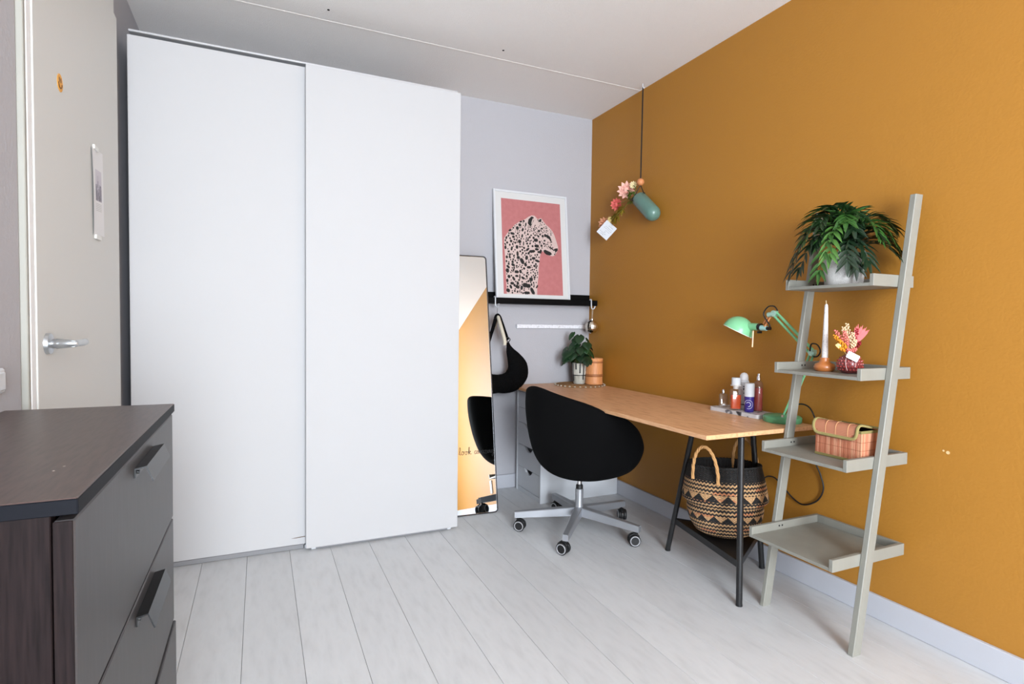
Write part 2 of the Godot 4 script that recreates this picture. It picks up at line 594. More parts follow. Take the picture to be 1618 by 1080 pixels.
func build_door():
	var s := ST()
	var L := ROOM_L
	# stepped frame: an outer band on the wall and an inner white band up to the ceiling
	box(s, Vector3(L, 0, 1.775), Vector3(L + 0.006, ROOM_H, 1.7995), 0.001)
	box(s, Vector3(L, 0, 0.690), Vector3(L + 0.006, ROOM_H, 0.765), 0.002)
	box(s, Vector3(L, 2.52, 0.690), Vector3(L + 0.006, ROOM_H, 1.775), 0.002)
	var d := struct("door_1", s, M.door_frame, "greige flush interior door with white frame in the left wall", "door")
	s = ST()
	box(s, Vector3(L, 0, 1.752), Vector3(L + 0.0525, ROOM_H, 1.784), 0.003)
	part(d, "frame_front", s, M.frame_front, "white front face of the door frame")
	s = ST()
	box(s, Vector3(L, 0, 1.7842), Vector3(L + 0.0515, ROOM_H, 1.7992), 0.002)
	part(d, "frame_side", s, M.frame_beige, "beige side face of the door frame")
	s = ST()
	box(s, Vector3(-2.730, 0.008, 0.850), Vector3(-2.690, 2.287, 1.750), 0.002)
	part(d, "door_leaf", s, M.door, "flat greige door leaf")
	s = ST()
	box(s, Vector3(L, 2.30, 0.766), Vector3(L + 0.03, 2.52, 1.751), 0.002)
	part(d, "transom_panel", s, M.door)
	for y in [[1.86, 1.945], [1.64, 1.735], [0.3, 0.39]]:
		s = ST()
		box(s, Vector3(-2.735, y[0], 0.836), Vector3(-2.700, y[1], 0.851), 0.003)
		part(d, "hinge", s, M.satin)
	# handle
	s = ST()
	XF = Transform3D(Basis(Vector3.UP, PI / 2), Vector3(-2.690, 1.063, 1.684))
	lathe_z(s, [Vector2(0.0001, 0.012), Vector2(0.02, 0.012), Vector2(0.0265, 0.009), Vector2(0.0275, 0.0)], 28)
	XF = Transform3D.IDENTITY
	var h := part(d, "door_handle", s, M.satin, "brushed steel lever handle with round rose")
	s = ST()
	tube(s, [Vector3(-2.68, 1.063, 1.684), Vector3(-2.67, 1.063, 1.684), Vector3(-2.669, 1.063, 1.684), Vector3(-2.628, 1.063, 1.684), Vector3(-2.624, 1.063, 1.684)], [0.012, 0.012, 0.0135, 0.0085, 0.006], 16)
	part(h, "neck", s, M.satin)
	s = ST()
	tube(s, [Vector3(-2.634, 1.063, 1.690), Vector3(-2.634, 1.063, 1.60), Vector3(-2.636, 1.064, 1.57), Vector3(-2.642, 1.064, 1.555)], [0.0085, 0.0095, 0.009, 0.006], 14)
	part(h, "lever", s, mat(Color(0.78, 0.80, 0.81), 0.5, 0.5))
	# smiley sticker
	s = ST()
	XF = Transform3D(Basis(Vector3.UP, PI / 2), Vector3(-2.690, 1.776, 1.547))
	prism(s, disc(0.024, 28), 0, 0.0008)
	XF = Transform3D.IDENTITY
	var st := thing("smiley_sticker", "round yellow smiley face sticker high on the greige door", "sticker", Vector3(-2.690, 1.776, 1.547))
	part(st, "sticker_face", s, mat(Color(0.88, 0.62, 0.14), 0.5))
	s = ST()
	XF = Transform3D(Basis(Vector3.UP, PI / 2), Vector3(-2.6892, 1.776, 1.547))
	for e in [-1.0, 1.0]:
		var oval := []
		for k in 14:
			oval.append(Vector2(e * 0.006 + cos(TAU * k / 14) * 0.0028, 0.008 + sin(TAU * k / 14) * 0.007))
		prism(s, oval, 0, 0.0005)
	var sm := []
	for k in 13:
		var a := PI + PI * k / 12
		sm.append(Vector3(cos(a) * 0.014, sin(a) * 0.013 - 0.001, 0.0002))
	tube(s, sm, 0.0014, 6)
	XF = Transform3D.IDENTITY
	part(st, "printed_face", s, mat(Color(0.35, 0.2, 0.03), 0.6))
	# print stuck on the door, its left edge curling off
	s = ST()
	var rows := []
	for i in 13:
		var v := i / 12.0
		var row := PackedVector3Array()
		for j in 13:
			var t := j / 12.0
			var z := lerpf(1.232, 1.085, t) + lerpf(0.0, 0.012, v)
			var y := lerpf(1.405, 1.690, v) + t * 0.012
			row.append(Vector3(-2.6885 + 0.004 * pow(1 - t, 2.0) * (0.5 + 0.5 * sin(PI * v)), y, z))
		rows.append(row)
	grid(s, rows, false)
	var pr := thing("paper_print", "white paper print of a grey city skyline taped on the door", "print", Vector3(-2.688, 1.40, 1.16))
	var pm := mat(Color.WHITE, 0.7)
	pm.albedo_texture = print_texture()
	pm.cull_mode = BaseMaterial3D.CULL_DISABLED
	part(pr, "sheet", s, pm)
	for q in [[1.688, 1.225, 1.175], [1.395, 1.215, 1.15]]:
		s = ST()
		box(s, Vector3(-2.6895, q[0], q[2]), Vector3(-2.6865 + 0.004, q[0] + 0.014, q[1]), 0.001)
		part(pr, "tape", s, mat(Color(0.86, 0.86, 0.84), 0.3))

# lathe about z (profile of radius, height along z)
func lathe_z(s: SurfaceTool, prof: Array, n := 24):
	var keep := XF
	XF = keep * Transform3D(Basis(Vector3.RIGHT, PI / 2), Vector3.ZERO)
	var p := prof.duplicate()
	if p[0].y > p[-1].y:
		p.reverse()
	lathe(s, p, n)
	XF = keep

func print_texture() -> ImageTexture:
	var im := Image.create(160, 256, false, Image.FORMAT_RGB8)
	im.fill(Color(0.88, 0.88, 0.885))
	var r := RandomNumberGenerator.new()
	r.seed = 5
	for y in range(60, 152):
		var c := Color(0.80, 0.79, 0.82).lerp(Color(0.72, 0.70, 0.75), (y - 60) / 92.0)
		im.fill_rect(Rect2i(36, y, 96, 1), c)
	for k in 46:
		var bx := 36 + r.randi() % 90
		var w := 4 + r.randi() % 8
		var top := 100 + r.randi() % 38
		var g := 0.34 + r.randf() * 0.25
		im.fill_rect(Rect2i(bx, top, mini(w, 132 - bx), 152 - top), Color(g, g * 0.97, g * 1.06))
		for n in 6:
			im.fill_rect(Rect2i(bx + r.randi() % w, mini(top + r.randi() % 40, 148), 1, 3), Color(0.75, 0.74, 0.78))
	im.fill_rect(Rect2i(72, 92, 8, 20), Color(0.45, 0.43, 0.48))
	im.fill_rect(Rect2i(75, 76, 2, 20), Color(0.45, 0.43, 0.48))
	for y in range(160, 182, 5):
		im.fill_rect(Rect2i(38, y, 88, 2), Color(0.76, 0.76, 0.75))
	return ImageTexture.create_from_image(im)

func build_wardrobe():
	var t := thing("wardrobe", "tall white two-door sliding wardrobe against the back wall", "wardrobe", Vector3(-1.957, 0, 0.3))
	var x0 := -2.700
	var x1 := -1.2085
	var s := ST()
	box(s, Vector3(x0, 0, 0.016), Vector3(x0 + 0.019, 2.36, 0.52), 0.001)
	box(s, Vector3(x1 - 0.026, 0, 0.016), Vector3(x1 - 0.007, 2.36, 0.52), 0.001)
	box(s, Vector3(x0 + 0.019, 2.341, 0.016), Vector3(x1 - 0.026, 2.36, 0.52), 0.001)
	box(s, Vector3(x0 + 0.019, 0.04, 0.016), Vector3(x1 - 0.026, 0.06, 0.52), 0.001)
	box(s, Vector3(x0 + 0.019, 0.04, 0.016), Vector3(x1 - 0.026, 2.341, 0.024))
	box(s, Vector3(-1.966, 0.06, 0.024), Vector3(-1.947, 2.341, 0.515))
	part(t, "carcass", s, M.carcass)
	s = ST()
	box(s, Vector3(x0, 0.006, 0.500), Vector3(x1 - 0.007, 0.04, 0.535), 0.002)
	part(t, "plinth", s, M.carcass)
	s = ST()
	box(s, Vector3(x0, 2.362, 0.50), Vector3(x1 - 0.007, 2.372, 0.585), 0.002)
	box(s, Vector3(x0, 2.30, 0.521), Vector3(x1 - 0.007, 2.362, 0.526), 0.001)
	part(t, "top_rail", s, M.aluminium, "aluminium top rail of the sliding doors")
	s = ST()
	box(s, Vector3(x0, 0.001, 0.536), Vector3(-1.995, 0.024, 0.570), 0.002)
	part(t, "bottom_rail", s, M.rail_grey)
	s = ST()
	box(s, Vector3(-1.962, 0.001, 0.555), Vector3(x1 - 0.03, 0.014, 0.600), 0.002)
	part(t, "bottom_rail", s, M.rail_grey)
	for x in [-1.990, -1.962, -1.262]:
		s = ST()
		box(s, Vector3(x, 0.0015, 0.560 if x > -1.97 else 0.545), Vector3(x + 0.022, 0.02, 0.604 if x > -1.97 else 0.573), 0.003)
		part(t, "door_guide", s, M.white)
	s = ST()
	box(s, Vector3(-2.706, 0.027, 0.557), Vector3(-1.975, 2.351, 0.577), 0.0015)
	var ld := part(t, "sliding_door", s, M.wardrobe, "left white sliding door, set back behind the other")
	s = ST()
	XF = Transform3D(Basis(Vector3.BACK, 0.06), Vector3(-2.015, 0.062, 0.5775))
	prism(s, [Vector2(-0.036, 0.001), Vector2(-0.02, -0.0012), Vector2(0.027, -0.0022), Vector2(0.027, 0.0018), Vector2(0, 0.0022)], -0.001, 0.0008)
	XF = Transform3D.IDENTITY
	part(ld, "chipped_edge", s, mat(Color(0.42, 0.36, 0.31), 0.9), "thin brown chip in the door's lower corner")
	s = ST()
	box(s, Vector3(-1.987, 0.015, 0.597), Vector3(x1, 2.351, 0.617), 0.0015)
	part(t, "sliding_door", s, M.wardrobe, "right white sliding door, in front")

func stroke_text() -> Array:
	# handwriting: each letter a list of points, with its advance, x-height 1
	var o := [Vector2(0.5, 0.95), Vector2(0.15, 0.8), Vector2(0.05, 0.4), Vector2(0.25, 0.0), Vector2(0.55, 0.15), Vector2(0.6, 0.6), Vector2(0.45, 0.95), Vector2(0.7, 0.78), Vector2(0.95, 0.85)]
	var a := [Vector2(0.55, 0.9), Vector2(0.2, 0.9), Vector2(0.05, 0.4), Vector2(0.25, 0.0), Vector2(0.55, 0.4), Vector2(0.6, 0.95), Vector2(0.58, 0.2), Vector2(0.85, 0.1)]
	var glyph := {
		"y": [[Vector2(0, 0.9), Vector2(0.1, 0.3), Vector2(0.35, 0.1), Vector2(0.6, 0.9), Vector2(0.5, -0.4), Vector2(0.25, -0.9), Vector2(0.2, -0.5), Vector2(0.8, 0.2)], 0.85],
		"o": [o, 0.95], "a": [a, 0.85],
		"u": [[Vector2(0, 0.95), Vector2(0.05, 0.3), Vector2(0.3, 0.0), Vector2(0.55, 0.35), Vector2(0.6, 0.95), Vector2(0.62, 0.2), Vector2(0.85, 0.05)], 0.85],
		"l": [[Vector2(0, 0.15), Vector2(0.35, 1.3), Vector2(0.36, 2.1), Vector2(0.15, 1.9), Vector2(0.12, 0.4), Vector2(0.3, 0.0), Vector2(0.55, 0.3)], 0.55],
		"k": [[Vector2(0, 0.5), Vector2(0.3, 1.5), Vector2(0.28, 2.1), Vector2(0.12, 1.8), Vector2(0.08, 0.0), Vector2(0.2, 0.7), Vector2(0.5, 1.0), Vector2(0.5, 0.65), Vector2(0.22, 0.5), Vector2(0.5, 0.1), Vector2(0.8, 0.15)], 0.8],
		"m": [[Vector2(0, 0.7), Vector2(0.08, 0.95), Vector2(0.1, 0.0), Vector2(0.2, 0.7), Vector2(0.38, 0.92), Vector2(0.44, 0.0), Vector2(0.55, 0.7), Vector2(0.75, 0.92), Vector2(0.82, 0.2), Vector2(1.0, 0.05)], 1.0],
		"z": [[Vector2(0, 0.8), Vector2(0.5, 0.9), Vector2(0.1, 0.1), Vector2(0.45, 0.0), Vector2(0.7, 0.15)], 0.7],
		"i": [[Vector2(0, 0.3), Vector2(0.1, 0.95), Vector2(0.12, 0.2), Vector2(0.4, 0.1)], 0.4],
		"n": [[Vector2(0, 0.7), Vector2(0.08, 0.95), Vector2(0.1, 0.0), Vector2(0.22, 0.7), Vector2(0.42, 0.92), Vector2(0.5, 0.15), Vector2(0.7, 0.05)], 0.7],
		"g": [[Vector2(0.55, 0.9), Vector2(0.15, 0.85), Vector2(0.05, 0.35), Vector2(0.3, 0.05), Vector2(0.58, 0.9), Vector2(0.55, -0.5), Vector2(0.25, -0.9), Vector2(0.2, -0.5), Vector2(0.8, 0.1)], 0.8],
	}
	var out := []
	var x := 0.0
	for ch in "you look amazing":
		if ch == " ":
			x += 0.75
			continue
		var line := []
		for p in glyph[ch][0]:
			line.append(Vector2(p.x + x, p.y))
		out.append(line)
		x += glyph[ch][1]
	return [out, x]

func build_mirror():
	# leaning back 10 degrees, turned 3 degrees; its foot stands on the floor
	var yaw := deg_to_rad(3.0)
	var lean := deg_to_rad(10.0)
	var w := 0.312
	var h := 1.575
	var r := Vector3(cos(yaw), 0, sin(yaw))
	var n := Vector3(-sin(yaw) * cos(lean), sin(lean), cos(yaw) * cos(lean))
	var u := n.cross(r)
	var corner := Vector3(-0.893, 0.0005, 0.447)
	var c := corner - r * w / 2 + u * h / 2
	var t := thing("standing_mirror", "narrow leaning mirror with thin dark metal frame beside the wardrobe", "mirror", Vector3(c.x, 0, corner.z))
	XF = Transform3D(Basis(r, u, n), c)
	var s := ST()
	var rows := []
	var outer := round_rect(w, h, 0.022, 6)
	var inner := round_rect(w - 0.014, h - 0.014, 0.016, 6)
	for i in outer.size() + 1:
		var a: Vector2 = outer[i % outer.size()]
		var b: Vector2 = inner[i % inner.size()]
		rows.append(PackedVector3Array([Vector3(a.x, a.y, -0.026), Vector3(a.x, a.y, -0.0012), Vector3(a.x * 0.994, a.y * 0.9985, 0.0015), Vector3(b.x, b.y, 0.0015), Vector3(b.x, b.y, -0.006)]))
	grid(s, rows, false, false, [], true)
	part(t, "frame", s, M.mirror_frame, "thin dark polished metal frame with rounded corners")
	s = ST()
	prism(s, inner, -0.010, -0.002)
	part(t, "mirror_glass", s, M.mirror)
	s = ST()
	prism(s, outer, -0.027, -0.0255)
	part(t, "back_board", s, M.black)
	# lettering
	s = ST()
	var txt := stroke_text()
	var unit: float = 0.300 / txt[1]
	for line in txt[0]:
		var pts := []
		for p in curve(line, 4):
			pts.append(Vector3(-0.1525 + p.x * unit, -0.436 + p.y * unit * 0.85, -0.0016))
		tube(s, pts, 0.0014, 5, true, Vector3.BACK, 0.3)
	part(t, "lettering", s, M.ink, "black handwritten words on the mirror glass")
	XF = Transform3D.IDENTITY
	# prop at the back that holds it up
	s = ST()
	var top := c - n * 0.03 + u * 0.45
	tube(s, [top, Vector3(top.x + 0.01, 0.012, 0.06)], 0.008, 8)
	part(t, "prop_leg", s, M.black_metal)

func build_ledge_and_picture():
	var x0 := -1.165
	var x1 := -0.006
	var t := thing("picture_ledge", "long black picture ledge on the grey wall under the leopard picture", "ledge", Vector3(-0.59, 1.26, 0))
	var s := ST()
	box(s, Vector3(x0, 1.2585, 0.0005), Vector3(x1, 1.338, 0.012), 0.001)
	part(t, "back_strip", s, M.ledge)
	s = ST()
	box(s, Vector3(x0, 1.2585, 0.012), Vector3(x1, 1.2705, 0.105), 0.001)
	part(t, "shelf_plate", s, M.ledge)
	s = ST()
	box(s, Vector3(x0, 1.2585, 0.105), Vector3(x1, 1.297, 0.117), 0.001)
	part(t, "front_lip", s, M.ledge)
	# framed picture
	var w := 0.560
	var h := 0.757
	var foot := Vector3(-0.494, 1.2712, 0.101)
	var lean := asin(0.078 / h)
	var n := Vector3(0, sin(lean), cos(lean))
	var u := Vector3(0, cos(lean), -sin(lean))
	XF = Transform3D(Basis(Vector3.RIGHT, u, n), foot + u * h / 2 - n * 0.02)
	var f := thing("framed_picture", "white-framed pink picture of a spotted leopard standing on the black ledge", "picture", foot)
	s = ST()
	var fw := 0.014
	for b in [[-w / 2, -w / 2 + fw, -h / 2, h / 2], [w / 2 - fw, w / 2, -h / 2, h / 2], [-w / 2 + fw, w / 2 - fw, -h / 2, -h / 2 + fw], [-w / 2 + fw, w / 2 - fw, h / 2 - fw, h / 2]]:
		box(s, Vector3(b[0], b[2], 0), Vector3(b[1], b[3], 0.018), 0.0015)
	part(f, "frame", s, M.white)
	s = ST()
	box(s, Vector3(-w / 2 + 0.006, -h / 2 + 0.006, 0.001), Vector3(w / 2 - 0.006, h / 2 - 0.006, 0.0125))
	part(f, "mat_board", s, mat(Color(0.78, 0.78, 0.775), 0.8))
	s = ST()
	var pw := 0.449
	var ph := 0.645
	quad(s, Vector3(-pw / 2, -ph / 2 - 0.002, 0.0132), Vector3(pw / 2, -ph / 2 - 0.002, 0.0132), Vector3(pw / 2, ph / 2 - 0.002, 0.0132), Vector3(-pw / 2, ph / 2 - 0.002, 0.0132))
	var pm := mat(Color(0.85, 0.85, 0.85), 0.7)
	pm.albedo_texture = leopard_texture()
	part(f, "art_print", s, pm, "pink print with a black-spotted leopard looking right")
	XF = Transform3D.IDENTITY
	# white rail under it
	var rl := thing("wall_rail", "thin white dusty rail on the grey wall under the black ledge", "rail", Vector3(-0.31, 1.097, 0))
	s = ST()
	box(s, Vector3(-0.589, 1.0965, 0.0005), Vector3(-0.02, 1.1225, 0.021), 0.0015)
	part(rl, "rail_bar", s, tri_tex(mat(Color(1, 1, 1), 0.6), noise_tex(0.03, [Color(0.62, 0.62, 0.63), Color(0.86, 0.86, 0.88), Color(0.9, 0.9, 0.92)], 256, 4, [0.0, 0.33, 1.0]), Vector3(6, 6, 6)))
	# two hooks on the lip
	for k in 2:
		var hx: float = [-0.792, -0.060][k]
		var hk := thing("ledge_hook", ["white S-hook at the left end of the ledge holding the hanger", "white S-hook at the right end of the ledge holding the mirror ball"][k], "hook", Vector3(hx, 1.24, 0.12), "white hooks on the ledge")
		s = ST()
		tube(s, curve([Vector3(hx, 1.292, 0.1), Vector3(hx, 1.302, 0.106), Vector3(hx, 1.3015, 0.118), Vector3(hx, 1.29, 0.1215), Vector3(hx, 1.262, 0.1225), Vector3(hx + 0.002, 1.243, 0.1235), Vector3(hx + 0.008, 1.236, 0.132), Vector3(hx + 0.013, 1.242, 0.141), Vector3(hx + 0.016, 1.256, 0.145)], 5), 0.0042, 8)
		part(hk, "hook_wire", s, M.white)
	# mirror ball on a thread
	var b0 := Vector3(-0.058, 1.111, 0.131)
	var mb := thing("mirror_ball", "small silver mirror ball hanging from the ledge's right hook", "mirror ball", b0)
	s = ST()
	var rows := []
	for i in 13:
		var a := -PI / 2 + PI * i / 12
		var m := 20
		var row := PackedVector3Array()
		for j in m:
			row.append(b0 + 0.048 * Vector3(maxf(cos(a), 0.02) * cos(TAU * j / m), sin(a), maxf(cos(a), 0.02) * sin(TAU * j / m)))
		rows.append(row)
	grid(s, rows, true, true, [], true)
	part(mb, "mirror_facets", s, mat(Color(0.90, 0.87, 0.82), 0.14, 1.0))
	s = ST()
	lathe(s, [Vector2(0.010, 0.046), Vector2(0.010, 0.054), Vector2(0.0001, 0.056)], 14, b0)
	part(mb, "ball_cap", s, M.chrome)
	s = ST()
	tube(s, [b0 + Vector3(-0.004, 0.055, 0), b0 + Vector3(0.001, 0.13, 0.001)], 0.0011, 6)
	tube(s, [b0 + Vector3(0.004, 0.055, 0), b0 + Vector3(0.007, 0.131, 0.001)], 0.0011, 6)
	part(mb, "thread", s, mat(Color(0.78, 0.74, 0.68), 0.7))

func leopard_texture() -> ImageTexture:
	# drawn in the units of a 700 x 960 sheet
	var W := 560
	var H := 800
	var im := Image.create(W, H, false, Image.FORMAT_RGB8)
	var f := FastNoiseLite.new()
	f.frequency = 0.02
	f.seed = 3
	for y in H:
		for x in W:
			var v := f.get_noise_2d(x, y) * 0.025 + f.get_noise_2d(x * 9.0, y * 9.0) * 0.018
			im.set_pixel(x, y, Color(0.80 + v, 0.49 + v, 0.49 + v))
	var sc := Vector2(W / 545.0, H / 865.0)
	# the outline, as read off the sheet: u to the right, v down
	var body := []
	for p in [[27, 857], [24, 690], [22, 540], [16, 410], [18, 365], [42, 325], [80, 278], [118, 232], [166, 196], [214, 173], [246, 147], [274, 132], [298, 132], [314, 148], [330, 163], [344, 154], [362, 150], [380, 176], [406, 207], [438, 233], [464, 264], [482, 302], [497, 350], [512, 404], [514, 428], [504, 448], [484, 484], [460, 498], [430, 497], [398, 484], [368, 460], [350, 458], [340, 500], [332, 550], [322, 622], [318, 695], [308, 756], [302, 805], [300, 865], [27, 865]]:
		body.append(Vector2(p[0], p[1]) * sc)
	var fur := Color(0.90, 0.80, 0.775)
	fill_poly(im, body, fur, 0.03, f)
	var blackc := Color(0.035, 0.03, 0.03)
	var polys := [
		[[236, 208], [244, 172], [272, 142], [290, 146], [292, 178], [276, 210], [262, 236], [248, 226]],
		[[330, 190], [348, 160], [364, 158], [360, 188], [344, 182]],
		[[398, 300], [420, 302], [440, 318], [452, 352], [446, 366], [430, 340], [408, 330]],
		[[476, 428], [506, 420], [508, 442], [486, 462]],
		[[372, 452], [388, 442], [440, 462], [452, 480], [432, 494], [400, 488], [380, 472]],
		[[420, 410], [452, 418], [470, 436], [462, 440], [440, 428]],
	]
	for q in polys:
		var pl := []
		for p in q:
			pl.append(Vector2(p[0], p[1]) * sc)
		fill_poly(im, pl, blackc)
	var sliver := []
	for p in [[284, 158], [292, 166], [276, 208], [268, 214], [272, 190]]:
		sliver.append(Vector2(p[0], p[1]) * sc)
	fill_poly(im, sliver, fur)
	# the big marks: x, y, half width, half height, turn in degrees
	var marks := [[162, 231, 11, 11, 0], [138, 262, 11, 13, 20], [92, 316, 16, 9, 10], [100, 345, 10, 9, 0], [155, 384, 12, 14, 30], [305, 360, 16, 13, 0], [284, 340, 8, 9, 0], [311, 414, 17, 12, 0], [310, 444, 14, 9, 0],
		[266, 466, 24, 11, -8], [225, 452, 15, 8, -38], [130, 436, 10, 14, 0], [133, 496, 8, 18, 0], [138, 532, 12, 12, 0], [172, 562, 13, 24, -30], [202, 592, 10, 14, -20], [232, 615, 15, 10, 0], [278, 530, 14, 10, 0], [312, 552, 18, 9, 15],
		[214, 528, 10, 17, 15], [284, 600, 10, 8, 0], [90, 600, 14, 10, 25], [38, 655, 12, 16, -10], [120, 662, 16, 11, 0], [155, 658, 9, 14, -15], [147, 705, 5, 18, 0], [175, 715, 14, 9, 30], [248, 725, 15, 14, 0], [120, 700, 12, 8, 0], [92, 725, 8, 16, -30],
		[76, 768, 13, 10, 0], [126, 765, 9, 13, 0], [122, 797, 16, 13, 20], [194, 780, 20, 17, 0], [220, 786, 18, 15, 0], [300, 790, 5, 14, 35], [258, 832, 12, 28, -28], [206, 850, 22, 11, 0], [38, 833, 14, 13, 20], [64, 800, 8, 15, -25], [160, 805, 9, 16, 10],
		[34, 745, 8, 13, 0], [50, 708, 10, 12, -30], [46, 620, 14, 9, 40], [330, 468, 12, 9, 0], [346, 462, 8, 16, 10], [36, 533, 8, 11, 0], [32, 570, 6, 8, 0], [78, 385, 9, 10, 0], [82, 452, 7, 16, 15], [66, 420, 6, 8, 0], [72, 288, 11, 7, -30],
		[102, 263, 6, 6, 0], [172, 200, 10, 6, -20], [186, 273, 7, 14, 25], [216, 222, 5, 14, 15], [198, 192, 8, 7, 0], [27, 446, 7, 14, 0], [37, 358, 6, 12, 20], [57, 338, 5, 9, 25], [43, 402, 7, 9, 0], [336, 272, 9, 9, 0], [364, 247, 9, 7, 0], [370, 317, 8, 10, 0],
		[346, 303, 6, 8, 0], [340, 374, 7, 9, 0], [356, 408, 8, 9, 0], [380, 388, 8, 7, 0], [386, 358, 7, 7, 0], [394, 310, 9, 12, 0], [180, 330, 6, 14, 15], [205, 300, 4, 12, 15], [232, 280, 4, 10, 10], [190, 400, 4, 16, 5], [250, 395, 5, 9, 30]]
	for m in marks:
		blot(im, Vector2(m[0], m[1]) * sc, m[2] * 1.22 * sc.x, m[3] * 1.22 * sc.y, deg_to_rad(m[4]), blackc, f)
	# small spots wherever there is room
	var r := RandomNumberGenerator.new()
	r.seed = 12
	var taken := []
	for m in marks:
		taken.append(Vector3(m[0], m[1], maxf(m[2], m[3])))
	var outline := PackedVector2Array()
	for p in body:
		outline.append(p / sc)
	for k in 2600:
		var p := Vector2(20 + r.randf() * 490, 140 + r.randf() * 720)
		var head: bool = p.x > 330
		var rad := (2.6 + r.randf() * 2.0) if head or p.y < 300 else (3.5 + r.randf() * 4.0)
		if not Geometry2D.is_point_in_polygon(p, outline) or (p.x > 400 and p.y > 300 and p.y < 410 and p.x > 455):
			continue
		if p.distance_to(Vector2(415, 465)) < 58 or p.distance_to(Vector2(425, 330)) < 36 or p.distance_to(Vector2(265, 185)) < 52 or p.distance_to(Vector2(318, 200)) < 26:
			continue
		var ok := true
		for q in taken:
			if p.distance_to(Vector2(q.x, q.y)) < q.z + rad + 5.0:
				ok = false
				break
		if ok:
			for e in 8:
				if not Geometry2D.is_point_in_polygon(p + Vector2.from_angle(e * TAU / 8) * (rad + 2.0), outline):
					ok = false
		if ok:
			taken.append(Vector3(p.x, p.y, rad))
			blot(im, p * sc, rad * (1.0 + r.randf() * 0.4) * sc.x, rad * (1.2 + r.randf() * 0.6) * sc.y, (r.randf() - 0.5) * 1.2, blackc, f)
	# dashes of the muzzle
	for k in 9:
		blot(im, Vector2(395 + k * 9, 402 + k * 3.4 + (k % 3) * 8) * sc, 6, 2.2, 0.25, blackc, f)
	return ImageTexture.create_from_image(im)

func fill_poly(im: Image, poly: Array, c: Color, vary := 0.0, f: FastNoiseLite = null):
	var lo := im.get_height()
	var hi := 0
	for p in poly:
		lo = mini(lo, int(p.y)); hi = maxi(hi, int(p.y) + 1)
	for y in range(maxi(lo, 0), mini(hi, im.get_height())):
		var xs := []
		for i in poly.size():
			var a: Vector2 = poly[i]
			var b: Vector2 = poly[(i + 1) % poly.size()]
			if (a.y <= y and b.y > y) or (b.y <= y and a.y > y):
				xs.append(a.x + (y - a.y) / (b.y - a.y) * (b.x - a.x))
		xs.sort()
		for k in range(0, xs.size() - 1, 2):
			for x in range(maxi(int(xs[k]), 0), mini(int(xs[k + 1]) + 1, im.get_width())):
				var v := f.get_noise_2d(x * 3.0, y * 3.0) * vary if f else 0.0
				im.set_pixel(x, y, Color(c.r + v, c.g + v, c.b + v))

func blot(im: Image, c: Vector2, rx: float, ry: float, turn: float, col: Color, f: FastNoiseLite):
	var m := int(maxf(rx, ry) * 1.4) + 1
	for y in range(maxi(int(c.y) - m, 0), mini(int(c.y) + m + 1, im.get_height())):
		for x in range(maxi(int(c.x) - m, 0), mini(int(c.x) + m + 1, im.get_width())):
			var d := (Vector2(x, y) - c).rotated(-turn)
			if pow(absf(d.x) / rx, 2.4) + pow(absf(d.y) / ry, 2.4) < 1.0 + f.get_noise_2d(x * 6.0, y * 6.0) * 0.7:
				im.set_pixel(x, y, col)

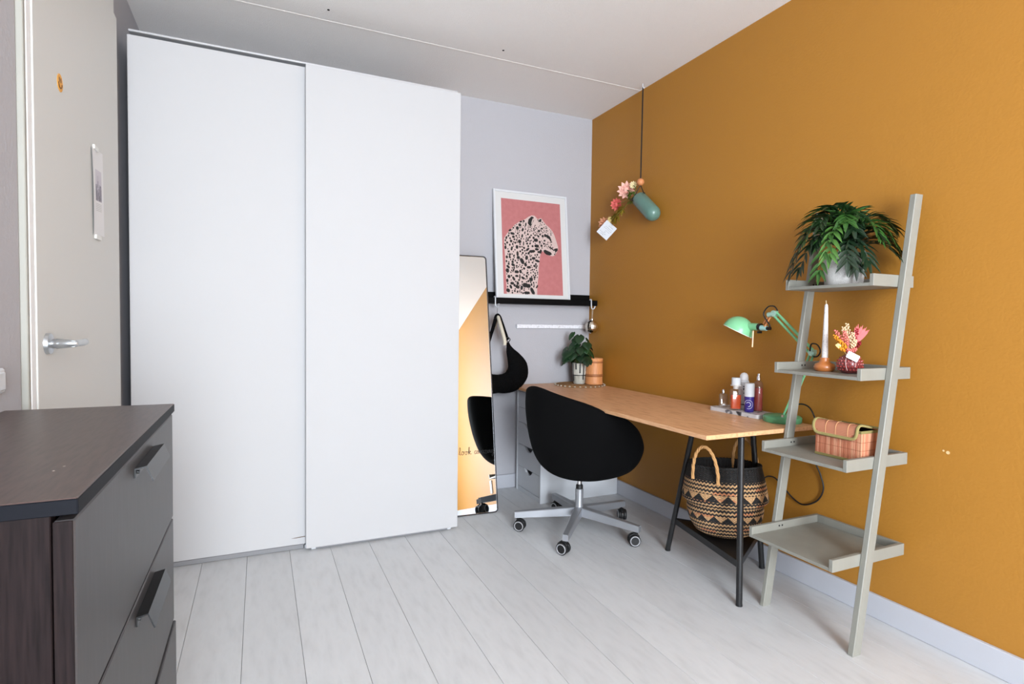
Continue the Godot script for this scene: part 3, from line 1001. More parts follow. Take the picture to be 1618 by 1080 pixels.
func build_bag():
	# wooden clothes hanger seen edge-on, hooked on the left S-hook
	var hx := -0.783
	var h := thing("clothes_hanger", "pale wooden clothes hanger seen edge-on behind the black bag", "hanger", Vector3(hx, 1.16, 0.14))
	var s := ST()
	tube(s, curve([Vector3(hx + 0.004, 1.243, 0.128), Vector3(hx + 0.01, 1.25, 0.137), Vector3(hx + 0.004, 1.247, 0.153), Vector3(hx - 0.006, 1.225, 0.152), Vector3(hx - 0.004, 1.20, 0.142), Vector3(hx, 1.185, 0.14), Vector3(hx, 1.165, 0.14)], 5), 0.0018, 7)
	part(h, "hanger_hook", s, M.satin)
	s = ST()
	tube(s, curve([Vector3(hx + 0.018, 1.10, 0.050), Vector3(hx + 0.012, 1.145, 0.09), Vector3(hx, 1.172, 0.14), Vector3(hx - 0.008, 1.14, 0.19), Vector3(hx + 0.004, 1.03, 0.245), Vector3(hx + 0.004, 0.99, 0.25)], 5), [0.010, 0.0105, 0.011, 0.0115, 0.012, 0.012, 0.0125, 0.013, 0.013, 0.013, 0.013, 0.0125, 0.012, 0.012, 0.012, 0.012, 0.012, 0.012, 0.012, 0.012, 0.012, 0.012, 0.012, 0.012, 0.012, 0.010], 10)
	part(h, "hanger_bar", s, M.cream)
	# crescent bag
	var b := thing("shoulder_bag", "black crescent shoulder bag hanging by its strap from the hanger", "bag", Vector3(-0.785, 0.67, 0.13))
	var z := 0.16
	s = ST()
	var mid := -0.785
	var half := [Vector2(0.0, 0.736), Vector2(0.055, 0.738), Vector2(0.105, 0.757), Vector2(0.138, 0.80), Vector2(0.138, 0.85), Vector2(0.115, 0.90), Vector2(0.088, 0.945), Vector2(0.074, 0.98), Vector2(0.068, 1.005)]
	var hr := [0.060, 0.066, 0.074, 0.078, 0.070, 0.050, 0.030, 0.015, 0.008]
	var pts := []
	var rad := []
	for i in range(half.size() - 1, 0, -1):
		pts.append(Vector3(mid - half[i].x, half[i].y, z)); rad.append(hr[i])
	for i in half.size():
		pts.append(Vector3(mid + half[i].x, half[i].y, z)); rad.append(hr[i])
	var pc := curve(pts, 4)
	var rc := []
	for i in pts.size() - 1:
		for k in 4:
			rc.append(lerpf(rad[i], rad[i + 1], k / 4.0))
	rc.append(rad[-1])
	tube(s, pc, rc, 18, true, Vector3.BACK, 0.62)
	part(b, "bag_body", s, M.bag)
	s = ST()
	tube(s, curve([Vector3(mid + 0.066, 1.02, z), Vector3(mid + 0.045, 1.075, z), Vector3(mid + 0.02, 1.14, z), Vector3(mid + 0.002, 1.176, z), Vector3(mid - 0.016, 1.172, z), Vector3(mid - 0.03, 1.12, z), Vector3(mid - 0.05, 1.06, z), Vector3(mid - 0.068, 1.005, z)], 5), 0.0125, 10, true, Vector3.BACK, 0.25)
	part(b, "shoulder_strap", s, M.bag)
	s = ST()
	tube(s, curve([Vector3(mid + 0.064, 1.022, z + 0.004), Vector3(mid + 0.046, 1.03, z + 0.006), Vector3(mid + 0.026, 1.085, z + 0.006), Vector3(mid + 0.012, 1.14, z + 0.006)], 5), 0.009, 8, true, Vector3.BACK, 0.3)
	part(b, "strap_end", s, M.bag)
	s = ST()
	tube(s, curve([Vector3(mid + 0.050, 1.028, z + 0.006), Vector3(mid + 0.066, 1.038, z + 0.008), Vector3(mid + 0.082, 1.024, z + 0.006), Vector3(mid + 0.068, 1.008, z + 0.006), Vector3(mid + 0.050, 1.028, z + 0.006)], 4), 0.003, 6)
	part(b, "strap_ring", s, M.black_gloss)

const DESK_Y := 0.71
func build_desk():
	var t := thing("desk", "reddish bamboo desk top on a black trestle along the mustard wall", "desk", Vector3(-0.34, 0, 0.95))
	var s := ST()
	box(s, Vector3(-0.640, DESK_Y - 0.018, 0.012), Vector3(-0.030, DESK_Y, 1.866), 0.0015)
	part(t, "desk_top", s, M.desk)
	var tr := thing("desk_trestle", "black three-legged metal trestle with a low triangular tray under the desk's near end", "trestle", Vector3(-0.27, 0, 1.58))
	var c := Vector3(-0.269, 0, 1.587)
	var feet := [Vector3(-0.326, 0, 1.289), Vector3(-0.429, 0, 1.846), Vector3(-0.053, 0, 1.625)]
	var kk := [0.52, 0.9, 0.67]
	var mids := []
	var tops := []
	for i in 3:
		var top: Vector3 = c + (feet[i] - c) * kk[i] + Vector3(0, DESK_Y - 0.030, 0)
		tops.append(top)
		mids.append(feet[i].lerp(top, 0.17 / 0.68))
		s = ST()
		tube(s, [feet[i] + Vector3(0, 0.004, 0), top], 0.0125, 14)
		var lg := part(tr, "leg", s, M.black_metal)
		s = ST()
		tube(s, [feet[i] + Vector3(0, 0.0005, 0), feet[i].lerp(top, 0.012)], 0.0132, 14)
		part(lg, "foot_cap", s, M.rubber)
	s = ST()
	for i in 3:
		tube(s, [tops[i] + Vector3(0, 0.004, 0), tops[(i + 1) % 3] + Vector3(0, 0.004, 0)], 0.0075, 8)
		var cc: Vector3 = (tops[i] as Vector3) + Vector3(0, 0.0105, 0)
		lathe(s, [Vector2(0.0001, -0.006), Vector2(0.02, -0.006), Vector2(0.02, 0.0012), Vector2(0.0001, 0.0012)], 16, cc)
	part(tr, "top_frame", s, M.black_metal)
	# tray with a turned-down rim
	s = ST()
	XF = Transform3D(Basis(Vector3.RIGHT, Vector3.FORWARD, Vector3.UP), Vector3(0, 0.172, 0))
	var tri_pts := []
	for m in mids:
		tri_pts.append(Vector2(m.x, -m.z))
	prism(s, tri_pts, -0.003, 0.0)
	for i in 3:
		var a: Vector2 = tri_pts[i]
		var b: Vector2 = tri_pts[(i + 1) % 3]
		var out := (b - a).normalized().rotated(PI / 2) * 0.0015
		prism(s, [a + out, b + out, b - out, a - out], -0.024, 0.004)
	XF = Transform3D.IDENTITY
	part(tr, "trestle_tray", s, M.black_metal)

func build_drawer_unit():
	var t := thing("drawer_unit", "slim white five-drawer unit under the far end of the desk", "drawer unit", Vector3(-0.3, 0, 0.23))
	var x0 := -0.594
	var x1 := -0.017
	var z0 := 0.046
	var z1 := 0.410
	var top := DESK_Y - 0.0185
	var s := ST()
	box(s, Vector3(x0, 0, z0), Vector3(x1, top, z0 + 0.016), 0.001)
	box(s, Vector3(x0, 0, z1 - 0.016), Vector3(x1, top, z1), 0.001)
	box(s, Vector3(x0, top - 0.016, z0 + 0.016), Vector3(x1, top, z1 - 0.016), 0.001)
	box(s, Vector3(x0 + 0.004, 0.0, z0 + 0.016), Vector3(x0 + 0.02, 0.030, z1 - 0.016), 0.001)
	box(s, Vector3(x1 - 0.008, 0.02, z0 + 0.016), Vector3(x1, top - 0.016, z1 - 0.016))
	box(s, Vector3(x0 + 0.02, 0.024, z0 + 0.016), Vector3(x1 - 0.008, 0.04, z1 - 0.016))
	part(t, "drawer_case", s, M.white)
	var ys := [0.032, 0.170, 0.318, 0.466, 0.566, top - 0.019]
	for i in 5:
		var a: float = ys[i] + 0.0015
		var b: float = ys[i + 1] - 0.0015
		var zc := (z0 + z1) / 2
		var hw := (z1 - z0) / 2 - 0.0185
		var poly := [Vector2(-hw, a), Vector2(hw, a), Vector2(hw, b), Vector2(0.062, b)]
		for k in 9:
			var ang := PI * (k + 1) / 10.0
			poly.append(Vector2(cos(ang) * 0.055, b - sin(ang) * 0.032))
		poly.append(Vector2(-0.062, b))
		poly.append(Vector2(-hw, b))
		s = ST()
		XF = Transform3D(Basis(Vector3.UP, -PI / 2), Vector3(x0 + 0.004, 0, zc))
		prism(s, poly, -0.016, 0.0)
		XF = Transform3D.IDENTITY
		var d := part(t, "drawer", s, M.white)
		s = ST()
		box(s, Vector3(x0 + 0.022, a + 0.01, zc - hw + 0.008), Vector3(x1 - 0.03, a + 0.016, zc + hw - 0.008))
		box(s, Vector3(x0 + 0.022, a + 0.016, zc - hw + 0.008), Vector3(x1 - 0.03, b - 0.04, zc - hw + 0.016))
		box(s, Vector3(x0 + 0.022, a + 0.016, zc + hw - 0.016), Vector3(x1 - 0.03, b - 0.04, zc + hw - 0.008))
		part(d, "drawer_box", s, M.white)

func build_chair():
	var at := Vector3(-0.602, 0, 0.888)
	var t := thing("swivel_chair", "black fabric tub swivel chair on a silver five-star base at the desk", "chair", at)
	org.erase(t)
	var F := Basis(Vector3.UP, deg_to_rad(4.0))   # the way the seat faces: +x of the thing, slightly turned
	var prof := [Vector2(0.0, 0.0), Vector2(0.42, 0.045), Vector2(0.66, 0.13), Vector2(0.82, 0.27), Vector2(0.925, 0.48), Vector2(0.985, 0.72), Vector2(1.0, 0.88), Vector2(0.99, 1.0)]
	var pc := curve(prof, 4)
	var n := 56
	var y0 := 0.288
	var rows := []
	var rows_in := []
	var rim := []
	var H := PackedFloat32Array()
	# height of the rim every ten degrees from the front to the back
	var rim_h := [0.46, 0.462, 0.467, 0.478, 0.495, 0.528, 0.572, 0.609, 0.640, 0.660, 0.672, 0.698, 0.719, 0.734, 0.748, 0.761, 0.773, 0.783, 0.787]
	for j in n:
		var th := TAU * j / n        # 0 = front
		var deg := rad_to_deg(minf(th, TAU - th)) / 10.0
		var k0 := mini(int(deg), 17)
		var hh: float = cubic_interpolate(rim_h[k0], rim_h[k0 + 1], rim_h[maxi(k0 - 1, 0)], rim_h[mini(k0 + 2, 18)], deg - k0)
		H.append(hh)
	for i in pc.size():
		var row := PackedVector3Array()
		var row_in := PackedVector3Array()
		for j in n:
			var th := TAU * j / n
			var p: Vector2 = pc[i]
			var ax := 0.345 if cos(th) > 0 else 0.318
			var e := Vector3(cos(th) * ax + 0.015, 0, sin(th) * 0.305)
			row.append(F * Vector3(e.x * p.x, y0 + (H[j] - y0) * p.y, e.z * p.x))
			row_in.append(F * Vector3(e.x * maxf(p.x - 0.11, 0.0), minf(y0 + 0.05 + (H[j] - y0 - 0.05) * p.y, H[j]), e.z * maxf(p.x - 0.11, 0.0)))
		rows.append(row)
		rows_in.append(row_in)
	var s := ST()
	# outer skin, rolled rim, inner skin in one surface
	var all := rows.duplicate()
	for k in range(1, 6):
		var a := PI * k / 6
		var row := PackedVector3Array()
		for j in n:
			var o: Vector3 = rows[-1][j]
			var q: Vector3 = rows_in[-1][j]
			row.append(o.lerp(q, 0.5 - 0.5 * cos(a)) + Vector3(0, sin(a) * 0.018, 0))
		all.append(row)
	for i in range(rows_in.size() - 1, 1, -1):
		all.append(rows_in[i])
	grid(s, all, true, true)
	part(t, "tub_shell", s, M.fabric)
	s = ST()
	XF = Transform3D(F, Vector3(0.02, 0.395, 0))
	lathe(s, [Vector2(0.0001, 0.0), Vector2(0.22, 0.0), Vector2(0.255, 0.02), Vector2(0.26, 0.045), Vector2(0.24, 0.068), Vector2(0.15, 0.08), Vector2(0.0001, 0.082)], 36)
	XF = Transform3D.IDENTITY
	part(t, "seat_cushion", s, M.fabric)
	# column
	s = ST()
	lathe(s, [Vector2(0.0001, 0.085), Vector2(0.026, 0.085), Vector2(0.027, 0.12), Vector2(0.0215, 0.145), Vector2(0.0215, 0.232), Vector2(0.017, 0.236), Vector2(0.0001, 0.236)], 24)
	part(t, "column", s, M.silver)
	s = ST()
	lathe(s, [Vector2(0.0001, 0.232), Vector2(0.019, 0.232), Vector2(0.019, 0.252), Vector2(0.0145, 0.258), Vector2(0.0001, 0.258)], 20)
	part(t, "column_collar", s, M.rubber)
	s = ST()
	lathe(s, [Vector2(0.0001, 0.25), Vector2(0.0125, 0.25), Vector2(0.0125, 0.292), Vector2(0.0001, 0.294)], 18)
	part(t, "gas_lift", s, M.chrome)
	# star base and castors
	for k in 5:
		var a := deg_to_rad(-12.0 + 72.0 * k)
		var d := Vector3(cos(a), 0, sin(a))
		var sd := Vector3(-sin(a), 0, cos(a))
		s = ST()
		rows = []
		for i in 6:
			var tt: float = [0.0, 0.25, 0.6, 0.97, 1.0, 1.0][i]
			var p := d * lerpf(0.018, 0.352, tt)
			var yt := lerpf(0.136, 0.104, tt)
			var yb := lerpf(0.088, 0.072, tt)
			var hw := lerpf(0.021, 0.0145, tt)
			rows.append(PackedVector3Array([p + sd * hw + Vector3(0, yb, 0), p + sd * hw + Vector3(0, yt - 0.003, 0), p + sd * (hw - 0.003) + Vector3(0, yt, 0), p - sd * (hw - 0.003) + Vector3(0, yt, 0), p - sd * hw + Vector3(0, yt - 0.003, 0), p - sd * hw + Vector3(0, yb, 0)]))
		grid(s, rows, true, false, [], true)
		var e: PackedVector3Array = rows[-1]
		for i in range(1, 5):
			tri(s, e[0], e[i], e[i + 1])
		part(t, "base_arm", s, M.silver)
		# castor: a housing with two wheels
		var turn: float = [0.6, 0.9, 0.3, 1.9, 1.2][k]
		var ax := Vector3(cos(a + turn), 0, sin(a + turn))
		var fw := ax.cross(Vector3.UP)
		var hub := d * 0.336 + fw * 0.014 + Vector3(0, 0.0305, 0)
		s = ST()
		tube(s, [d * 0.336 + Vector3(0, 0.050, 0), d * 0.336 + Vector3(0, 0.080, 0)], 0.006, 10)
		tube(s, [hub - ax * 0.006, hub + ax * 0.006], 0.026, 18)
		tube(s, curve([hub - fw * 0.024 + Vector3(0, 0.018, 0), hub - fw * 0.012 + Vector3(0, 0.030, 0), hub + fw * 0.008 + Vector3(0, 0.032, 0), hub + fw * 0.026 + Vector3(0, 0.018, 0)], 4), 0.013, 8, true, Vector3.UP, 0.3)
		var cs := part(t, "castor", s, M.rubber)
		for sg in [-1.0, 1.0]:
			var f0: Vector3 = hub + ax * sg * 0.008
			var f1: Vector3 = hub + ax * sg * 0.024
			s = ST()
			tube(s, [f0, f0.lerp(f1, 0.1), f0.lerp(f1, 0.85), f1], [0.028, 0.0302, 0.0302, 0.027], 22)
			part(cs, "wheel", s, M.rubber)
			s = ST()
			rows = []
			for i in 25:
				var b := TAU * i / 24
				var rr := fw * cos(b) + Vector3.UP * sin(b)
				rows.append(PackedVector3Array([f1 + rr * 0.0262 - ax * sg * 0.002, f1 + rr * 0.025 + ax * sg * 0.0022, f1 + rr * 0.0215 + ax * sg * 0.0022, f1 + rr * 0.0205 - ax * sg * 0.001]))
			grid(s, rows, false, sg < 0)
			part(cs, "wheel_ring", s, mat(Color(0.62, 0.62, 0.63), 0.4))

const RAIL_K := 0.1617
func rail_x(y: float) -> float: return -0.343 + RAIL_K * y

func build_ladder():
	var t := thing("ladder_shelf", "taupe four-tier leaning ladder shelf against the mustard wall", "shelf", Vector3(-0.2, 0, 2.07))
	var zl := 1.889
	var zr := 2.242
	for sd in 2:
		var z0: float = [zl - 0.017, zr][sd]
		var z1: float = [zl + 0.004, zr + 0.021][sd]
		if sd == 0:
			z1 = zl
			z0 = zl - 0.018
		var s := ST()
		var top := 1.602
		var rows := []
		for y in [0.0, top]:
			var x: float = rail_x(y)
			var b := 0.002
			rows.append(PackedVector3Array([Vector3(x + b, y, z0), Vector3(x, y, z0 + b), Vector3(x, y, z1 - b), Vector3(x + b, y, z1), Vector3(x + 0.041 - b, y, z1), Vector3(x + 0.041, y, z1 - b), Vector3(x + 0.041, y, z0 + b), Vector3(x + 0.041 - b, y, z0)]))
		grid(s, rows, true, true, [], true)
		grid(s, rows, true, false, [], true) if false else null
		var e: PackedVector3Array = rows[1]
		for i in range(1, 7):
			tri(s, e[0], e[i], e[i + 1])
		part(t, "side_rail", s, M.taupe)
	# tiers: bottom height, front x
	var tiers := [[0.300, -0.432], [0.635, -0.376], [0.946, -0.318], [1.274, -0.268]]
	var back := -0.044
	for q in tiers:
		var y: float = q[0]
		var fx: float = q[1]
		var s := ST()
		box(s, Vector3(fx + 0.0005, y + 0.0005, zl + 0.0142), Vector3(back - 0.0005, y + 0.012, zr - 0.0142), 0.0005)
		var tr := part(t, "shelf_board", s, M.taupe)
		for z in [zl + 0.0002, zr - 0.0142]:
			s = ST()
			box(s, Vector3(fx, y, z), Vector3(back, y + 0.042, z + 0.014), 0.001)
			part(tr, "side_lip", s, M.taupe)
		s = ST()
		box(s, Vector3(back - 0.014, y + 0.012, zl + 0.0142), Vector3(back - 0.0004, y + 0.042, zr - 0.0142), 0.001)
		part(tr, "back_lip", s, M.taupe)
		for k in 2:
			s = ST()
			XF = Transform3D(Basis.IDENTITY, Vector3(rail_x(y) + 0.012 + k * 0.017, y + 0.027, zl + 0.014))
			prism(s, disc(0.0035, 12), 0, 0.0012)
			XF = Transform3D.IDENTITY
			part(tr, "bolt_head", s, M.hole, "dark countersunk bolt")

func build_dresser():
	var xb := -2.690
	var xf := -2.380
	var z0 := 1.957
	var z1 := 2.722
	var h := 0.93
	var t := thing("dresser", "dark brown wood-grain dresser with black pull handles in the left foreground", "dresser", Vector3((xb + xf) / 2, 0, 2.34))
	var s := ST()
	box(s, Vector3(xb, h - 0.018, z0 - 0.004), Vector3(xf + 0.003, h, z1 + 0.002), 0.0012)
	var tp := part(t, "dresser_top", s, M.dark_top)
	s = ST()
	box(s, Vector3(xb, h - 0.0185, z1 + 0.0015), Vector3(xf + 0.0035, h - 0.0012, z1 + 0.0035), 0.0008)
	box(s, Vector3(xf + 0.0025, h - 0.0185, z0 - 0.004), Vector3(xf + 0.0042, h - 0.0012, z1 + 0.0035), 0.0006)
	part(tp, "edge_band", s, M.edge)
	for p in [Vector3(-2.437, h, 2.58), Vector3(-2.432, h, 2.556)]:
		s = ST()
		XF = Transform3D(Basis(Vector3.RIGHT, -PI / 2), p)
		prism(s, disc(0.0016, 8), 0, 0.0004)
		XF = Transform3D.IDENTITY
		part(tp, "paint_speck", s, mat(Color(0.6, 0.56, 0.52), 0.8), "tiny pale speck on the top")
	s = ST()
	box(s, Vector3(xb, 0.0, z1 - 0.018), Vector3(xf - 0.022, h - 0.018, z1), 0.001)
	part(t, "side_panel", s, M.dark_wood)
	s = ST()
	box(s, Vector3(xb, 0.0, z0), Vector3(xf - 0.022, h - 0.018, z0 + 0.018), 0.001)
	part(t, "side_panel", s, M.dark_wood)
	s = ST()
	box(s, Vector3(xb, 0.02, z0 + 0.018), Vector3(xb + 0.006, h - 0.018, z1 - 0.018))
	box(s, Vector3(xb, 0.15, z0 + 0.018), Vector3(xf - 0.03, 0.165, z1 - 0.018))
	box(s, Vector3(xf - 0.045, 0.0, z0 + 0.018), Vector3(xf - 0.03, 0.15, z1 - 0.018))
	part(t, "inner_case", s, M.black)
	var ys := [[0.662, 0.905, 0.0], [0.414, 0.656, 0.0], [0.166, 0.409, 0.004]]
	for q in ys:
		s = ST()
		box(s, Vector3(xf - 0.020 + q[2], q[0], z0 - 0.002), Vector3(xf + q[2], q[1], z1), 0.0018)
		var d := part(t, "drawer", s, M.dark_front)
		s = ST()
		box(s, Vector3(xf - 0.020 + q[2], q[0] + 0.001, z1 - 0.0005), Vector3(xf - 0.0018 + q[2], q[1] - 0.001, z1 + 0.0012), 0.0004)
		part(d, "drawer_edge", s, M.dark_wood, "reddish wood-grain edge of the drawer front")
		# angled black pull: back plate, top and turned-down lip
		var hy: float = q[1] - 0.022
		s = ST()
		XF = Transform3D(Basis.IDENTITY, Vector3(xf + q[2], hy, 0))
		var a := 0.0012
		var path := [Vector2(0.0003, -0.016), Vector2(0.0003, 0.0), Vector2(0.018, 0.0035), Vector2(0.028, -0.022)]
		var poly := [path[0], path[1], path[2], path[3], path[3] - Vector2(0.0022, 0.0006), path[2] - Vector2(0.0012, 0.0026), path[1] + Vector2(0.0022, -0.0022), path[0] + Vector2(0.0022, 0)]
		prism(s, poly, 2.215, 2.400)
		XF = Transform3D.IDENTITY
		var hd := part(d, "pull_handle", s, M.black_gloss, "folded black metal drawer pull")
		for z in [2.40 - 0.012, 2.215 + 0.012]:
			s = ST()
			tube(s, [Vector3(xf + q[2] + 0.002, hy - 0.008, z), Vector3(xf + q[2] + 0.006, hy - 0.008, z)], 0.003, 8)
			part(hd, "screw", s, M.black_metal)

func build_lamp():
	var t := thing("desk_lamp", "mint green jointed desk lamp standing on the desk by the ladder shelf", "lamp", Vector3(-0.09, DESK_Y, 1.745))
	var b := Vector3(-0.092, DESK_Y, 1.745)
	var s := ST()
	lathe(s, [Vector2(0.0001, 0.0006), Vector2(0.076, 0.0006), Vector2(0.079, 0.005), Vector2(0.079, 0.022), Vector2(0.073, 0.028), Vector2(0.02, 0.034), Vector2(0.0001, 0.034)], 40, b)
	var base := part(t, "lamp_base", s, M.mint_dark)
	s = ST()
	lathe(s, [Vector2(0.0001, 0.0), Vector2(0.006, 0.0), Vector2(0.006, 0.010), Vector2(0.0001, 0.011)], 12, b + Vector3(-0.045, 0.028, 0.038))
	part(base, "switch_knob", s, M.chrome)
	var X := -0.095
	var root := b + Vector3(0, 0.031, 0.016)
	var elbow := Vector3(X, 1.022, 1.885)
	var head := Vector3(X, 1.187, 1.692)
	# lower arm: two bars
	s = ST()
	for o in [-0.009, 0.009]:
		tube(s, [root + Vector3(0, 0, o), elbow + Vector3(0, -0.002, o * 1.0)], 0.0048, 8)
	part(t, "lower_arm", s, M.mint)
	s = ST()
	var perp := (head - elbow).normalized().cross(Vector3.RIGHT) * 0.010
	for o in [-1.0, 1.0]:
		tube(s, [elbow + perp * o, head + perp * o], 0.0058, 8)
	tube(s, [elbow.lerp(head, 0.25) - perp, elbow.lerp(head, 0.85) - perp], 0.0064, 8)
	part(t, "upper_arm", s, M.mint)
	for p in [elbow, head]:
		s = ST()
		tube(s, [p - Vector3(0.009, 0, 0), p + Vector3(0.009, 0, 0)], 0.014, 14)
		for q in [Vector3(0, 0.008, 0.008), Vector3(0, -0.01, 0.004)]:
			tube(s, [p + q - Vector3(0.013, 0, 0), p + q + Vector3(0.011, 0, 0)], 0.0045, 8)
		if p == head:
			tube(s, [head + Vector3(0, 0.0, 0.006), head + Vector3(0, -0.006, -0.032)], [0.010, 0.012], 10)
		part(t, "joint_plate", s, mat(Color(0.66, 0.80, 0.74), 0.3, 0.4))
	# link between upper arm and shade
	var sw := Vector3(X, 1.126, 1.617)
	s = ST()
	tube(s, [head + Vector3(0, -0.008, -0.03), sw + Vector3(0.006, 0.016, 0.012)], 0.004, 8)
	tube(s, [head + Vector3(0, -0.016, -0.022), sw + Vector3(-0.006, -0.004, 0.026)], 0.004, 8)
	part(t, "link_rods", s, M.beech)
	s = ST()
	tube(s, [sw + Vector3(0, 0, -0.010), sw + Vector3(0, 0, 0.004)], 0.0165, 16)
	tube(s, [sw + Vector3(-0.01, -0.024, -0.004), sw + Vector3(0.01, -0.024, -0.004)], 0.006, 8)
	part(t, "swivel", s, M.black_gloss)
	s = ST()
	tube(s, [sw + Vector3(0, -0.006, 0.03), sw + Vector3(0, -0.006, 0.055)], 0.008, 10)
	part(t, "swivel_knob", s, M.black_gloss)
	s = ST()
	tube(s, [sw + Vector3(0, -0.004, 0.004), sw + Vector3(0, -0.006, 0.036)], [0.013, 0.011], 12)
	part(t, "swivel_body", s, mat(Color(0.62, 0.80, 0.78), 0.3, 0.3))
	# shade: a half ball, open downwards and a little towards the viewer
	var rimc := Vector3(X - 0.008, 1.104, 1.490)
	var ax := Vector3(0.30, 0.90, 0.33).normalized()
	var xx := ax.cross(Vector3.BACK).normalized()
	XF = Transform3D(Basis(xx, ax, xx.cross(ax)), rimc)
	s = ST()
	var outp := []
	var inp := []
	for k in 11:
		var a := PI / 2 * k / 10
		outp.append(Vector2(maxf(cos(a) * 0.071, 0.0002), sin(a) * 0.072))
		inp.append(Vector2(maxf(cos(a) * 0.0695, 0.0002), sin(a) * 0.0705))
	lathe(s, outp, 36)
	var sh := part(t, "lamp_shade", s, M.mint)
	s = ST()
	inp.reverse()
	inp.append(Vector2(0.0695, -0.001)); inp.append(Vector2(0.0712, -0.001)); inp.append(Vector2(0.0714, 0.0015))
	lathe(s, inp, 36)
	part(sh, "shade_lining", s, M.shade_inside, "pale inside of the shade with its rim")
	s = ST()
	ball(s, Vector3(0, 0.030, 0), 0.024, 14)
	lathe(s, [Vector2(0.013, 0.044), Vector2(0.013, 0.066), Vector2(0.0001, 0.067)], 14)
	part(sh, "light_bulb", s, mat(Color(0.93, 0.93, 0.9), 0.25))
	XF = Transform3D.IDENTITY
	s = ST()
	tube(s, [Vector3(X + 0.004, 1.128, 1.548), sw + Vector3(0, 0, -0.009)], [0.0165, 0.0165], 18)
	part(t, "shade_neck", s, M.mint)
	s = ST()
	tube(s, [Vector3(X - 0.01, 1.108, 1.585), Vector3(X - 0.01, 1.032, 1.583)], 0.0038, 10)
	part(t, "handle_rod", s, mat(Color(0.90, 0.74, 0.58), 0.3, 0.5))
	# the flex: loops at the joints, then down over the desk end to the basket
	s = ST()
	tube(s, curve([sw + Vector3(-0.004, -0.006, 0.05), sw + Vector3(-0.012, 0.008, 0.062), head + Vector3(-0.012, -0.03, -0.032), head + Vector3(-0.014, 0.0, -0.047), head + Vector3(-0.012, 0.03, -0.025), head + Vector3(-0.012, 0.031, 0.008), head + Vector3(-0.01, 0.012, 0.024)], 6), 0.003, 8)
	tube(s, curve([elbow + Vector3(-0.01, 0.006, -0.004), elbow + Vector3(-0.012, 0.036, 0.004), elbow + Vector3(-0.012, 0.034, 0.03), elbow + Vector3(-0.012, 0.01, 0.045), elbow + Vector3(-0.012, -0.012, 0.034), elbow + Vector3(-0.01, -0.016, 0.014)], 6), 0.003, 8)
	part(t, "joint_cable", s, M.black)
	s = ST()
	tube(s, curve([b + Vector3(0.02, 0.06, 0.02), b + Vector3(0.035, 0.085, 0.06), Vector3(-0.045, DESK_Y + 0.07, 1.845), Vector3(-0.045, DESK_Y + 0.005, 1.878), Vector3(-0.038, 0.64, 1.886), Vector3(-0.022, 0.56, 1.858), Vector3(-0.010, 0.50, 1.875), Vector3(-0.008, 0.445, 1.890), Vector3(-0.008, 0.395, 1.872), Vector3(-0.008, 0.362, 1.835), Vector3(-0.008, 0.345, 1.79), Vector3(-0.010, 0.36, 1.745), Vector3(-0.020, 0.40, 1.70), Vector3(-0.03, 0.432, 1.665), Vector3(-0.045, 0.434, 1.635), Vector3(-0.06, 0.41, 1.615)], 6), 0.0033, 8)
	part(t, "power_cord", s, M.black, "thin black cord hanging behind the shelf")

